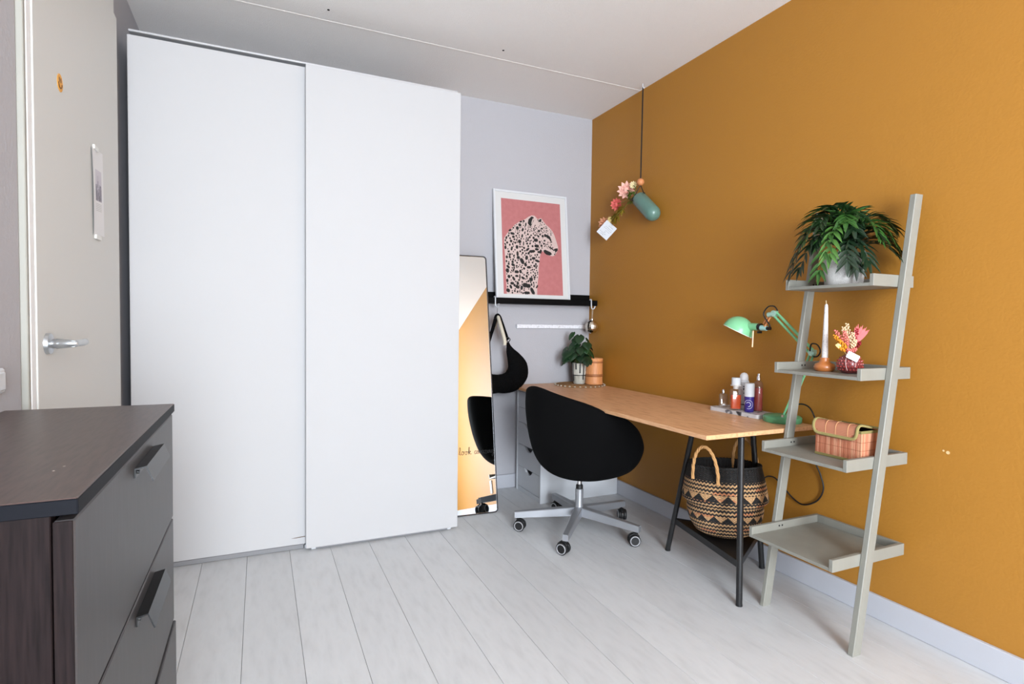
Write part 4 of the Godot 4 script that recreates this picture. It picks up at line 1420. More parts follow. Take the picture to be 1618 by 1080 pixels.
func build_basket():
	var c := Vector3(-0.255, 0.1735, 1.590)
	var t := thing("belly_basket", "black and natural woven belly basket on the trestle tray under the desk", "basket", c)
	var prof := [Vector2(0.0001, 0.0), Vector2(0.10, 0.001), Vector2(0.128, 0.016), Vector2(0.150, 0.05), Vector2(0.163, 0.088), Vector2(0.1665, 0.118), Vector2(0.162, 0.135), Vector2(0.170, 0.142), Vector2(0.186, 0.158), Vector2(0.187, 0.172), Vector2(0.181, 0.205), Vector2(0.174, 0.245), Vector2(0.168, 0.27), Vector2(0.160, 0.305), Vector2(0.156, 0.312), Vector2(0.151, 0.306), Vector2(0.160, 0.25), Vector2(0.150, 0.06), Vector2(0.0001, 0.02)]
	var s := ST()
	var rows := []
	var n := 72
	var path := prof
	var len_acc := [0.0]
	for i in range(1, path.size()):
		len_acc.append(len_acc[-1] + path[i].distance_to(path[i - 1]))
	var tilt := Basis(Vector3(0.9, 0, 0.4).normalized(), -0.085)
	var lift := 0.012
	c += Vector3(0, lift, 0)
	# own uv: v by height so that the woven bands follow the wall
	for i in path.size() - 1:
		s.set_smooth_group(0)
		for j in n:
			var a0 := TAU * j / n
			var a1 := TAU * (j + 1) / n
			var pa: Vector2 = path[i]
			var pb: Vector2 = path[i + 1]
			var v0 := clampf(1.0 - pa.y / 0.312, 0.0, 0.999)
			var v1 := clampf(1.0 - pb.y / 0.312, 0.0, 0.999)
			if i >= 14:
				v0 = 0.02; v1 = 0.02
			quad(s, c + tilt * Vector3(pa.x * cos(a1), pa.y, pa.x * sin(a1)), c + tilt * Vector3(pa.x * cos(a0), pa.y, pa.x * sin(a0)), c + tilt * Vector3(pb.x * cos(a0), pb.y, pb.x * sin(a0)), c + tilt * Vector3(pb.x * cos(a1), pb.y, pb.x * sin(a1)), Vector2(float(j + 1) / n, v0), Vector2(float(j) / n, v0), Vector2(float(j) / n, v1), Vector2(float(j + 1) / n, v1))
	var m := mat(Color.WHITE, 0.75)
	var tx := basket_textures()
	m.albedo_texture = tx[0]
	m.heightmap_enabled = true
	m.heightmap_texture = tx[1]
	m.heightmap_scale = 0.45
	part(t, "basket_body", s, m)
	# braided rim
	s = ST()
	for st in 2:
		var pts := []
		for k in 145:
			var a := TAU * k / 144
			var tw := a * 30 + st * PI
			pts.append(c + tilt * Vector3(cos(a) * (0.1555 + cos(tw) * 0.003), 0.312 + sin(tw) * 0.003, sin(a) * (0.1555 + cos(tw) * 0.003)))
		tube(s, pts, 0.0036, 6, false)
	part(t, "braided_rim", s, mat(Color(0.09, 0.085, 0.08), 0.7))
	# twisted handles
	for hd in 2:
		s = ST()
		var a := deg_to_rad([166.0, -14.0][hd])
		var outv := Vector3(cos(a), 0, sin(a))
		var sdv := Vector3(-sin(a), 0, cos(a))
		var lean: float = [0.012, -0.02][hd]
		var ctrl := []
		for k in 25:
			var ph := PI * k / 24
			ctrl.append(c + outv * (0.166 + lean * sin(ph)) + sdv * (-cos(ph) * 0.062) + Vector3(0, 0.262 + sin(ph) * 0.138 + (0.016 if k > 0 and k < 24 else 0.0), 0))
		for st in 3:
			var pts := []
			for k in ctrl.size():
				var d: Vector3 = (ctrl[mini(k + 1, 24)] - ctrl[maxi(k - 1, 0)]).normalized()
				var e1 := d.cross(outv).normalized()
				var tw := k * 1.1 + st * TAU / 3
				pts.append(ctrl[k] + (e1 * cos(tw) + outv * sin(tw)) * 0.0038)
			tube(s, curve(pts, 3), 0.0042, 6)
		part(t, "rope_handle", s, mat(Color(0.72, 0.54, 0.34), 0.85))

func basket_textures() -> Array:
	var W := 1152
	var H := 416
	var im := Image.create(W, H, false, Image.FORMAT_RGB8)
	var hm := Image.create(W, H, false, Image.FORMAT_RGB8)
	var f := FastNoiseLite.new()
	f.frequency = 0.05
	var dark := Color(0.085, 0.075, 0.07)
	var tan1 := Color(0.74, 0.58, 0.41)
	for y in H:
		var v := y / float(H)
		for x in W:
			# slanted little stitches: zigzag rows
			var st := fposmod(x / 18.0, 1.0)
			var row := v * 36.0 + absf(st - 0.5) * 1.5
			var fr := fposmod(row, 1.0)
			var ri := int(floor(row))
			var nv := f.get_noise_2d(x * 2.0, y * 5.0)
			var natural := false
			if v > 0.185:
				natural = ri % 2 == 0
			# triangle bands
			for band in [[0.36, 0.455], [0.66, 0.745]]:
				if v > band[0] and v < band[1]:
					var tt := fposmod(x / 64.0, 1.0)
					var hgt: float = (v - band[0]) / (band[1] - band[0])
					natural = absf(tt - 0.5) * 2.0 > hgt
			var c := (tan1 if natural else dark)
			c = c * (1.0 + nv * 0.28)
			if natural and fposmod(ri * 0.37 + floor(x / 96.0) * 0.61, 1.0) > 0.86:
				c = c.lerp(Color(0.72, 0.38, 0.24), 0.5)
			im.set_pixel(x, y, c)
			var hh := sin(PI * fr) * (0.55 + 0.45 * sin(PI * st))
			hm.set_pixel(x, y, Color(hh, hh, hh))
	return [ImageTexture.create_from_image(im), ImageTexture.create_from_image(hm)]

func clear(c: Color, alpha: float) -> StandardMaterial3D:
	var m := mat(Color(c.r, c.g, c.b, alpha), 0.03)
	m.transparency = BaseMaterial3D.TRANSPARENCY_ALPHA
	m.metallic_specular = 0.6
	return m

func build_bottles():
	# tray
	var x0 := -0.146
	var x1 := -0.016
	var z0 := 1.362
	var z1 := 1.662
	var y := DESK_Y + 0.0006
	var t := thing("marble_tray", "white marbled board with dark blotches on the desk under the bottles", "tray", Vector3(-0.08, y, 1.51))
	var s := ST()
	XF = Transform3D(Basis(Vector3.RIGHT, Vector3.FORWARD, Vector3.UP), Vector3((x0 + x1) / 2, y, (z0 + z1) / 2))
	var rr := round_rect(x1 - x0, z1 - z0, 0.014, 4)
	prism(s, rr, 0.0, 0.018)
	XF = Transform3D.IDENTITY
	part(t, "board", s, tri_tex(mat(Color(1, 1, 1), 0.35), noise_tex(0.007, [Color(0.10, 0.10, 0.11), Color(0.5, 0.5, 0.52), Color(0.76, 0.75, 0.75), Color(0.80, 0.79, 0.79)], 512, 2, [0.0, 0.27, 0.30, 1.0], FastNoiseLite.TYPE_SIMPLEX, 17), Vector3.ONE * 4.0))
	var ty := y + 0.0185
	# orange perfume
	var c := Vector3(-0.122, ty, 1.508)
	var g := "bottles on the marble tray"
	var b := thing("perfume_bottle", "square glass bottle of orange liquid with a white cap on the tray", "bottle", c, g)
	s = ST()
	rounded_column(s, c, 0.058, 0.034, 0.012, [0.0, 0.004, 0.09, 0.100, 0.104], [0.9, 1.0, 1.0, 0.82, 0.5])
	part(b, "glass_body", s, clear(Color(0.45, 0.36, 0.30), 0.12))
	s = ST()
	rounded_column(s, c, 0.046, 0.024, 0.008, [0.007, 0.010, 0.072, 0.073], [0.9, 1.0, 1.0, 0.98])
	var liq := mat(Color(0.72, 0.24, 0.03), 0.15)
	part(b, "liquid", s, liq, "orange perfume")
	s = ST()
	lathe(s, [Vector2(0.012, 0.100), Vector2(0.013, 0.116), Vector2(0.0255, 0.116), Vector2(0.0255, 0.121), Vector2(0.014, 0.122)], 20, c)
	part(b, "collar", s, clear(Color(0.96, 0.95, 0.93), 0.4))
	s = ST()
	lathe(s, [Vector2(0.0001, 0.121), Vector2(0.0205, 0.121), Vector2(0.0205, 0.152), Vector2(0.019, 0.154), Vector2(0.0001, 0.154)], 24, c)
	part(b, "cap", s, M.white)
	# small clear bottle behind it
	c = Vector3(-0.100, ty, 1.408)
	b = thing("small_bottle", "small clear glass perfume bottle with slim silver neck at the tray's far end", "bottle", c, g)
	s = ST()
	rounded_column(s, c, 0.040, 0.026, 0.006, [0.0, 0.004, 0.062, 0.068], [0.95, 1.0, 1.0, 0.5])
	part(b, "glass_body", s, clear(Color(0.5, 0.45, 0.38), 0.2))
	s = ST()
	lathe(s, [Vector2(0.006, 0.066), Vector2(0.0065, 0.082), Vector2(0.0045, 0.086), Vector2(0.0001, 0.087)], 14, c)
	part(b, "cap", s, M.chrome)
	# deodorant
	c = Vector3(-0.054, ty, 1.492)
	b = thing("deodorant_can", "white deodorant can with a domed cap behind the purple bottle", "bottle", c, g)
	s = ST()
	lathe(s, [Vector2(0.0001, 0.0), Vector2(0.0225, 0.0), Vector2(0.024, 0.003), Vector2(0.024, 0.130), Vector2(0.021, 0.138), Vector2(0.0001, 0.139)], 28, c)
	var bd := part(b, "can", s, M.white)
	s = ST()
	lathe(s, [Vector2(0.0241, 0.020), Vector2(0.0243, 0.020), Vector2(0.0243, 0.026), Vector2(0.0241, 0.026)], 28, c)
	var d0 := Vector3(-0.72, 0, 0.69)
	for q in [[0.110, 0.004], [0.098, 0.0045], [0.078, 0.003]]:
		ball(s, c + d0 * 0.0235 + Vector3(0, q[0], 0), q[1], 8)
	part(bd, "printed_marks", s, mat(Color(0.12, 0.13, 0.2), 0.6))
	s = ST()
	lathe(s, [Vector2(0.020, 0.139), Vector2(0.0205, 0.150), Vector2(0.018, 0.164), Vector2(0.011, 0.173), Vector2(0.0001, 0.176)], 24, c)
	part(b, "cap", s, clear(Color(0.92, 0.92, 0.93), 0.72))
	# purple roll-on
	c = Vector3(-0.104, ty, 1.572)
	b = thing("roll_on_bottle", "deep blue-purple roll-on bottle with tall white cap and white swirl emblem", "bottle", c, g)
	s = ST()
	lathe(s, [Vector2(0.0001, 0.0), Vector2(0.019, 0.0), Vector2(0.0215, 0.004), Vector2(0.0215, 0.072), Vector2(0.0001, 0.073)], 28, c)
	bd = part(b, "bottle_body", s, mat(Color(0.20, 0.15, 0.48), 0.3))
	s = ST()
	lathe(s, [Vector2(0.0001, 0.072), Vector2(0.0222, 0.072), Vector2(0.0222, 0.131), Vector2(0.020, 0.134), Vector2(0.0001, 0.1345)], 28, c)
	part(b, "cap", s, M.white)
	s = ST()
	for q in [[0.020, 0.0, 5.0, 0.0011], [0.010, 0.6, 4.2, 0.0016]]:
		var pts := []
		for k in 22:
			var a: float = q[1] + q[2] * k / 21
			var ang: float = 2.55 + cos(a) * q[0] / 0.0217
			pts.append(c + Vector3(cos(ang) * 0.0217, 0.036 + sin(a) * q[0], sin(ang) * 0.0217))
		tube(s, pts, q[3], 5)
	part(bd, "swirl_emblem", s, M.white)
	# pink mist
	c = Vector3(-0.042, ty, 1.568)
	b = thing("mist_bottle", "slim clear bottle of pink mist with a silver spray head on the tray", "bottle", c, g)
	s = ST()
	lathe(s, [Vector2(0.0001, 0.0), Vector2(0.0195, 0.0), Vector2(0.021, 0.003), Vector2(0.021, 0.125), Vector2(0.017, 0.137), Vector2(0.009, 0.146), Vector2(0.0001, 0.147)], 28, c)
	part(b, "glass_body", s, clear(Color(0.5, 0.32, 0.30), 0.2))
	s = ST()
	lathe(s, [Vector2(0.0001, 0.003), Vector2(0.0185, 0.003), Vector2(0.0185, 0.110), Vector2(0.0001, 0.110)], 24, c)
	part(b, "liquid", s, mat(Color(0.68, 0.28, 0.26), 0.2), "pink liquid")
	s = ST()
	lathe(s, [Vector2(0.0001, 0.146), Vector2(0.009, 0.146), Vector2(0.009, 0.158), Vector2(0.0065, 0.165), Vector2(0.006, 0.176), Vector2(0.0001, 0.178)], 18, c)
	part(b, "spray_head", s, M.chrome)

func rounded_column(s: SurfaceTool, c: Vector3, w: float, d: float, r: float, ys: Array, sc: Array):
	# the broad side faces the viewer
	var rows := []
	var face := Basis(Vector3.UP, deg_to_rad(-30))
	for i in ys.size():
		var row := PackedVector3Array()
		for p in round_rect(w * sc[i], d * sc[i], r * sc[i], 4):
			row.append(c + face * Vector3(p.x, ys[i], -p.y))
		rows.append(row)
	grid(s, rows, true, false)
	for e in 2:
		var row: PackedVector3Array = rows[0] if e == 0 else rows[-1]
		var m := c + Vector3(0, ys[0] if e == 0 else ys[-1], 0)
		for j in row.size():
			if e == 0:
				tri(s, m, row[(j + 1) % row.size()], row[j])
			else:
				tri(s, m, row[j], row[(j + 1) % row.size()])

func heart_leaf(s: SurfaceTool, base: Vector3, dir: Vector3, up: Vector3, length: float, width: float, droop: float):
	var side := dir.cross(up).normalized()
	var d := dir.normalized()
	var p := base - d * length * 0.12
	var rows := []
	var ws := [0.55, 0.92, 1.0, 0.92, 0.72, 0.42, 0.02]
	for i in 7:
		var nn := side.cross(d).normalized()
		var w: float = width * 0.5 * ws[i]
		var notch := Vector3.ZERO if i > 0 else d * length * 0.12
		rows.append(PackedVector3Array([p - side * w - nn * w * 0.10, p - side * w * 0.5 + nn * w * 0.18, p + notch, p + side * w * 0.5 + nn * w * 0.18, p + side * w - nn * w * 0.10]))
		d = (d + Vector3.DOWN * droop / 6).normalized()
		p += d * length / 6
	grid(s, rows, false)

func build_corner_plants():
	# mat
	var c := Vector3(-0.186, DESK_Y + 0.0006, 0.190)
	var t := thing("jute_mat", "round brown jute mat edged with white shells on the desk corner", "mat", c)
	var s := ST()
	var R := 0.166
	for k in 12:
		var pts := []
		var r := R * (k + 1) / 12.0 - 0.004
		for j in 49:
			var a := TAU * j / 48
			pts.append(c + Vector3(cos(a) * r, 0.004, sin(a) * r))
		tube(s, pts, 0.0072, 6, false, Vector3.UP, 0.5)
	var jm := mat(Color(1, 1, 1), 0.95)
	part(t, "jute_coil", s, tri_tex(jm, noise_tex(0.06, [Color(0.48, 0.34, 0.20), Color(0.66, 0.49, 0.31)], 256), Vector3.ONE * 9))
	var shell := ST()
	ball(shell, Vector3.ZERO, 0.0065, 8, 0.7)
	shell.generate_normals()
	var sm := shell.commit()
	for k in 30:
		var a := TAU * k / 30
		var o := part_mesh(t, "shell", sm, M.cream)
		o.position = Vector3(cos(a) * (R + 0.004), 0.005, sin(a) * (R + 0.004))
		o.rotation.y = -a + 0.5
		o.scale = Vector3(0.8, 1, 1.25)
	# plant in a pale pot with dark drips
	var p := Vector3(-0.176, DESK_Y + 0.0085, 0.165)
	var pt := thing("potted_plant", "dark-leaved potted plant in a pale pot with black drips in the desk corner", "plant", p)
	s = ST()
	lathe(s, [Vector2(0.0001, 0.0), Vector2(0.038, 0.0), Vector2(0.040, 0.003), Vector2(0.042, 0.056), Vector2(0.0435, 0.058), Vector2(0.0435, 0.062), Vector2(0.046, 0.064), Vector2(0.050, 0.142), Vector2(0.047, 0.143), Vector2(0.044, 0.12), Vector2(0.0001, 0.12)], 32, p)
	var pot := part(pt, "pot", s, tri_tex(mat(Color(0.82, 0.81, 0.77), 0.35), noise_tex(0.02, [Color(0.8, 0.8, 0.78), Color(1, 1, 1)], 256), Vector3(8, 2, 8)))
	s = ST()
	for k in 11:
		var a := TAU * k / 11 + 0.3
		var lo: float = [0.07, 0.09, 0.03, 0.075, 0.1, 0.02, 0.085, 0.06, 0.095, 0.04, 0.08][k]
		var pts := []
		for i in 9:
			var y := lerpf(0.141, lo, i / 8.0)
			var r := lerpf(0.0462, 0.0502, clampf((y - 0.064) / 0.078, 0, 1)) if y > 0.063 else 0.0435
			pts.append(p + Vector3(cos(a) * r, y, sin(a) * r))
		tube(s, pts, 0.0052, 6, true, Vector3(cos(a), 0, sin(a)), 0.35)
	lathe(s, [Vector2(0.0436, 0.057), Vector2(0.0448, 0.058), Vector2(0.0448, 0.061), Vector2(0.0436, 0.062)], 32, p)
	part(pot, "glaze_drips", s, mat(Color(0.09, 0.10, 0.11), 0.3))
	s = ST()
	lathe(s, [Vector2(0.045, 0.121), Vector2(0.0001, 0.128)], 20, p)
	part(pt, "soil", s, M.soil)
	var r := RandomNumberGenerator.new()
	r.seed = 31
	s = ST()
	var leaves := []
	for k in 52:
		var a := TAU * k / 52 * 3.0 + r.randf() * 0.8
		var hgt := 0.115 + r.randf() * 0.135
		var out := 0.03 + r.randf() * 0.085
		if k < 3:
			hgt = 0.275 + k * 0.018; out = 0.05; a = [2.6, 2.2, 3.4][k]
		if k == 3:
			hgt = 0.27; out = 0.05; a = 0.2
		var tip := p + Vector3(cos(a) * out, hgt + 0.04, sin(a) * out)
		tip.x = clampf(tip.x, -0.34, -0.055)
		tip.z = maxf(tip.z, 0.06)
		var root := p + Vector3(cos(a) * 0.012, 0.125, sin(a) * 0.012)
		if k % 2 == 0 or k < 4:
			tube(s, curve([root, root.lerp(tip, 0.5) + Vector3(0, 0.02, 0), tip], 4), 0.0016, 5)
		leaves.append([tip, a])
	part(pt, "stems", s, M.stem)
	for q in leaves:
		s = ST()
		var d := Vector3(cos(q[1]), -0.45 - r.randf() * 0.7, sin(q[1])).normalized()
		d = (d + Vector3(-0.42, 0, 0.7) * 0.45).normalized()
		var L := 0.064 + r.randf() * 0.026
		if (q[0] + d * L).x > -0.01 or (q[0] + d * L).z < 0.02:
			d = Vector3(-0.4, -0.6, 0.6).normalized()
		heart_leaf(s, q[0], d, Vector3.UP, L, L * (0.72 + r.randf() * 0.2), 0.7)
		part(pt, "leaf", s, M.dark_leaf[r.randi() % 3])
	# bamboo pot
	var b := Vector3(-0.088, DESK_Y + 0.0085, 0.215)
	var bt := thing("bamboo_pot", "light brown wooden cylinder pot with raised bands beside the corner plant", "pot", b)
	s = ST()
	lathe(s, [Vector2(0.0001, 0.0), Vector2(0.0595, 0.0), Vector2(0.0615, 0.006), Vector2(0.0615, 0.014), Vector2(0.059, 0.018), Vector2(0.059, 0.165), Vector2(0.0605, 0.170), Vector2(0.0605, 0.176), Vector2(0.057, 0.178), Vector2(0.053, 0.174), Vector2(0.053, 0.02), Vector2(0.0001, 0.02)], 36, b)
	var bm := mat(Color(1, 1, 1), 0.5)
	var bo := part(bt, "pot_wall", s, tri_tex(bm, noise_tex(0.03, [Color(0.72, 0.45, 0.26), Color(0.83, 0.57, 0.36), Color(0.78, 0.50, 0.30)], 256), Vector3(14, 1.2, 14)))
	for q in [[0.052, 0.070], [0.146, 0.158]]:
		s = ST()
		lathe(s, [Vector2(0.059, q[0]), Vector2(0.0608, q[0] + 0.002), Vector2(0.0608, q[1] - 0.002), Vector2(0.059, q[1])], 36, b)
		part(bo, "raised_band", s, mat(Color(0.60, 0.37, 0.20), 0.55), "darker band around the pot")

func build_palm():
	var c := Vector3(-0.158, 1.2865, 2.056)
	var t := thing("potted_palm", "bushy green artificial palm in a white speckled pot on the top shelf", "plant", c)
	var s := ST()
	lathe(s, [Vector2(0.0001, 0.0), Vector2(0.058, 0.0), Vector2(0.064, 0.006), Vector2(0.068, 0.04), Vector2(0.0705, 0.118), Vector2(0.0695, 0.121), Vector2(0.066, 0.119), Vector2(0.064, 0.10), Vector2(0.0001, 0.10)], 40, c)
	part(t, "planter", s, M.planter, "white pot with fine black speckles")
	s = ST()
	lathe(s, [Vector2(0.065, 0.100), Vector2(0.0001, 0.108)], 20, c)
	part(t, "soil", s, M.soil)
	var base := c + Vector3(0, 0.105, 0)
	var right := Vector3(0.911, 0, 0.412)
	var near := Vector3(-0.412, 0, 0.911)
	var r := RandomNumberGenerator.new()
	r.seed = 9
	# fronds: angle (0 right, 90 towards the viewer, 180 left), rise, reach, sag, shade
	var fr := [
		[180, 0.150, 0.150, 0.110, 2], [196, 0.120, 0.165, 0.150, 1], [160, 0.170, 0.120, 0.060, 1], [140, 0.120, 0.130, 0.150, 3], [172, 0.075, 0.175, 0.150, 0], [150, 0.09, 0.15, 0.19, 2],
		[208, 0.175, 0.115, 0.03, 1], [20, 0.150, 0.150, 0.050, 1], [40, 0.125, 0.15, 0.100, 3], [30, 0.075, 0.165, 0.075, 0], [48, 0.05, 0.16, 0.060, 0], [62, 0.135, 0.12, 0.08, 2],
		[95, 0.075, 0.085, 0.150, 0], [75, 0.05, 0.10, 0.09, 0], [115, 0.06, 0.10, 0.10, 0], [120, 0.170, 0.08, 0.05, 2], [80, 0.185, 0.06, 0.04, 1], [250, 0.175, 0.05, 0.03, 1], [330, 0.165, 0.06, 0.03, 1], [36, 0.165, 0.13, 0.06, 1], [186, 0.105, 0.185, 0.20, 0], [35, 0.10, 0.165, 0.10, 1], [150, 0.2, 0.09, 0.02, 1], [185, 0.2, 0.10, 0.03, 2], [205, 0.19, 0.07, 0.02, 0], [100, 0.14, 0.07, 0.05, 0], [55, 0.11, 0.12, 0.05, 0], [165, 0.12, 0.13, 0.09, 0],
	]
	for q in fr:
		var a := deg_to_rad(q[0])
		var out := right * cos(a) + near * sin(a)
		var pts := curve([base, base + out * q[2] * 0.28 + Vector3(0, q[1] * 0.75, 0), base + out * q[2] * 0.72 + Vector3(0, q[1] * 0.92, 0), base + out * q[2] * 1.02 + Vector3(0, q[1] - q[3] * 0.75, 0)], 4)
		s = ST()
		var m := pts.size()
		for i in m:
			pts[i].x = minf(pts[i].x, -0.022)
		var rr := []
		for i in m:
			rr.append(lerpf(0.0022, 0.0008, float(i) / m))
		tube(s, pts, rr, 5)
		for i in range(3, m):
			var tg: Vector3 = (pts[mini(i + 1, m - 1)] - pts[i - 1]).normalized()
			var sd := tg.cross(Vector3.UP).normalized()
			var up := sd.cross(tg).normalized()
			var L := lerpf(0.086, 0.060, float(i) / m) * (0.9 + r.randf() * 0.25)
			for g in [-1.0, 1.0]:
				var d: Vector3 = (tg * 0.75 + sd * g * 0.75 + up * 0.22).normalized()
				var end: Vector3 = pts[i] + d * L
				if end.x > -0.012:
					d.x -= (end.x + 0.012) / L
					d = d.normalized()
				blade(s, pts[i], d, up, L, 0.0150, 0.55, 0.4, 5, 0.6)
			if i == m - 1:
				blade(s, pts[i], tg, up, L, 0.018, 0.4, 0.3, 5, 0.6)
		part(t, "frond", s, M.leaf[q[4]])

func build_shelf_things():
	var y := 0.9585
	# candle holder and candle
	var c := Vector3(-0.188, y, 2.010)
	var t := thing("candle_holder", "round amber glass candle holder on the second shelf from the top", "candle holder", c)
	var s := ST()
	lathe(s, [Vector2(0.0001, 0.0), Vector2(0.030, 0.0), Vector2(0.036, 0.006), Vector2(0.038, 0.016), Vector2(0.034, 0.027), Vector2(0.020, 0.034), Vector2(0.0165, 0.040), Vector2(0.0175, 0.050), Vector2(0.0165, 0.052), Vector2(0.012, 0.050), Vector2(0.0001, 0.048)], 32, c)
	var am := mat(Color(0.72, 0.42, 0.18), 0.12)
	am.clearcoat_enabled = true
	part(t, "holder_body", s, am)
	var k := c + Vector3(0, 0.0485, 0)
	var cd := thing("candle", "tall white speckled taper candle in the amber holder", "candle", k)
	s = ST()
	lathe(s, [Vector2(0.0001, 0.0), Vector2(0.0112, 0.0), Vector2(0.0112, 0.03), Vector2(0.0062, 0.205), Vector2(0.0035, 0.211), Vector2(0.0001, 0.212)], 20, k)
	part(cd, "wax", s, tri_tex(mat(Color(0.84, 0.82, 0.81), 0.5), noise_tex(0.05, [Color(0.75, 0.7, 0.62), Color(1, 1, 1), Color(1, 1, 1)], 256, 2, [0.0, 0.3, 1.0]), Vector3.ONE * 9))
	s = ST()
	tube(s, curve([k + Vector3(0, 0.210, 0), k + Vector3(-0.001, 0.218, 0), k + Vector3(-0.003, 0.225, 0)], 3), 0.0013, 6)
	part(cd, "wick", s, mat(Color(0.85, 0.78, 0.62), 0.9))
	# hobnail vase with dried flowers
	var v := Vector3(-0.185, y, 2.110)
	var vs := thing("flower_vase", "small round dark pink hobnail vase with a tag on the second shelf", "vase", v)
	s = ST()
	lathe(s, [Vector2(0.0001, 0.0), Vector2(0.024, 0.0), Vector2(0.037, 0.012), Vector2(0.0425, 0.03), Vector2(0.039, 0.049), Vector2(0.026, 0.064), Vector2(0.0165, 0.070), Vector2(0.018, 0.082), Vector2(0.0165, 0.083), Vector2(0.013, 0.070), Vector2(0.0001, 0.06)], 32, v)
	var gm := mat(Color(0.47, 0.15, 0.16), 0.08)
	gm.clearcoat_enabled = true
	part(vs, "vase_body", s, gm)
	s = ST()
	for i in 5:
		var yy: float = [0.014, 0.025, 0.036, 0.047, 0.057][i]
		var rr: float = [0.0375, 0.0418, 0.0418, 0.0395, 0.0315][i]
		for j in 20:
			var a := TAU * (j + 0.5 * (i % 2)) / 20
			ball(s, v + Vector3(cos(a) * rr, yy, sin(a) * rr), 0.0042, 6)
	part(vs, "hobnails", s, mat(Color(0.62, 0.26, 0.24), 0.08), "raised glass dots")
	var face := Vector3(-0.70, 0, 0.71)
	s = ST()
	tube(s, curve([v + face * 0.017 + Vector3(0, 0.074, 0), v + face * 0.03 + Vector3(-0.012, 0.062, -0.012), v + face * 0.043 + Vector3(-0.014, 0.035, -0.016), v + face * 0.044 + Vector3(-0.01, 0.012, -0.012)], 4), 0.0012, 5)
	tube(s, curve([v + face * 0.017 + Vector3(0, 0.074, 0), v + face * 0.036 + Vector3(0.008, 0.055, 0.008), v + face * 0.045 + Vector3(0.006, 0.025, 0.006)], 4), 0.0012, 5)
	part(vs, "string", s, mat(Color(0.86, 0.72, 0.70), 0.8))
	s = ST()
	XF = Transform3D(Basis(Vector3(0.80, 0, 0.6), 0.0), v + face * 0.047 + Vector3(0, 0.064, 0)) * Transform3D(Basis(Vector3.UP, deg_to_rad(-42)) * Basis(Vector3.BACK, deg_to_rad(-28)) * Basis(Vector3.RIGHT, -0.25), Vector3.ZERO)
	prism(s, round_rect(0.042, 0.026, 0.003, 3), 0, 0.0007)
	var tag := part(vs, "paper_tag", s, mat(Color(0.82, 0.82, 0.84), 0.7))
	s = ST()
	for i in 3:
		box(s, Vector3(-0.012, 0.004 - i * 0.004, 0.0007), Vector3(0.010 - i * 0.003, 0.0052 - i * 0.004, 0.0010))
	part(tag, "printed_lines", s, mat(Color(0.62, 0.66, 0.76), 0.7))
	XF = Transform3D.IDENTITY
	var bq := thing("dried_bouquet", "dried bouquet of pink, red, cream and yellow flowers in the hobnail vase", "bouquet", v + Vector3(0, 0.06, 0))
	var root := v + Vector3(0, 0.066, 0)
	var rt := Vector3(0.911, 0, 0.412)
	var nr := Vector3(-0.412, 0, 0.911)
	var r := RandomNumberGenerator.new()
	r.seed = 4
	# kind, lean right, rise, lean towards viewer
	var sp := [["yellow", -0.060, 0.075, 0.0], ["yellow", -0.055, 0.034, 0.015], ["yellow", -0.045, 0.055, 0.012], ["cream", -0.026, 0.105, -0.005], ["cream", -0.016, 0.118, 0.0], ["cream", 0.0, 0.085, 0.012], ["cream", 0.004, 0.06, 0.02], ["pink", -0.050, 0.092, -0.01], ["pink", -0.03, 0.09, 0.01], ["red", 0.006, 0.088, -0.01], ["red", 0.022, 0.100, 0.0], ["red", 0.034, 0.052, 0.0], ["fan", 0.042, 0.098, 0.0], ["petal", -0.062, 0.040, 0.022], ["pink", -0.02, 0.025, 0.02], ["pink", 0.005, 0.028, 0.02]]
	var pal := {"yellow": Color(0.86, 0.56, 0.10), "cream": Color(0.90, 0.78, 0.62), "pink": Color(0.86, 0.46, 0.42), "red": Color(0.55, 0.08, 0.13), "fan": Color(0.84, 0.42, 0.42), "petal": Color(0.95, 0.83, 0.55)}
	for q in sp:
		var tip: Vector3 = root + rt * q[1] + nr * q[3] + Vector3(0, q[2], 0)
		var d := (tip - root).normalized()
		s = ST()
		tube(s, [root - Vector3(0, 0.012, 0), root.lerp(tip, 0.6), tip], 0.0011, 5)
		if q[0] == "fan":
			for i in 13:
				var dd := (d + rt * (i - 6) * 0.075 + Vector3(0, -absf(i - 6) * 0.015, 0)).normalized()
				blade(s, root.lerp(tip, 0.45), dd, nr, 0.062 + 0.006 * (i % 3), 0.009, 0.05, 0.1, 4, 0.9)
		elif q[0] == "petal":
			for i in 4:
				blade(s, root.lerp(tip, 0.75), (d + rt * (i - 1.5) * 0.2).normalized(), nr, 0.026, 0.013, 0.1, 0.2, 4)
		else:
			for i in 26:
				var f := 0.45 + 0.55 * i / 25.0
				var w: float = 0.0062 * sin(PI * clampf((f - 0.40) / 0.66, 0, 1)) + 0.0015
				var a := i * 2.4
				ball(s, root.lerp(tip, f) + (rt * cos(a) + nr * sin(a)) * w, 0.0026 + r.randf() * 0.0016, 6)
		part(bq, "dried_stem", s, mat(pal[q[0]], 0.85))
	# bamboo box
	var by := 0.6475
	var bx := thing("bamboo_box", "reddish bamboo slat box with green-edged flap lid on the third shelf", "box", Vector3(-0.16, by, 2.14))
	var A := Vector3(-0.262, by, 2.036)      # front left foot
	var W := 0.178
	var D := 0.150
	var H := 0.112
	XF = Transform3D(Basis(Vector3.UP, deg_to_rad(-90)), A)      # x along the front (to world z), z to the front (to world -x)
	s = ST()
	box(s, Vector3(0, 0.004, -D), Vector3(W, 0.006, 0))
	box(s, Vector3(0.001, 0.006, -0.004), Vector3(W - 0.001, H - 0.004, -0.003))
	box(s, Vector3(0.001, 0.006, -D + 0.003), Vector3(W - 0.001, H - 0.004, -D + 0.004))
	box(s, Vector3(0.003, 0.006, -D + 0.004), Vector3(0.004, H - 0.004, -0.004))
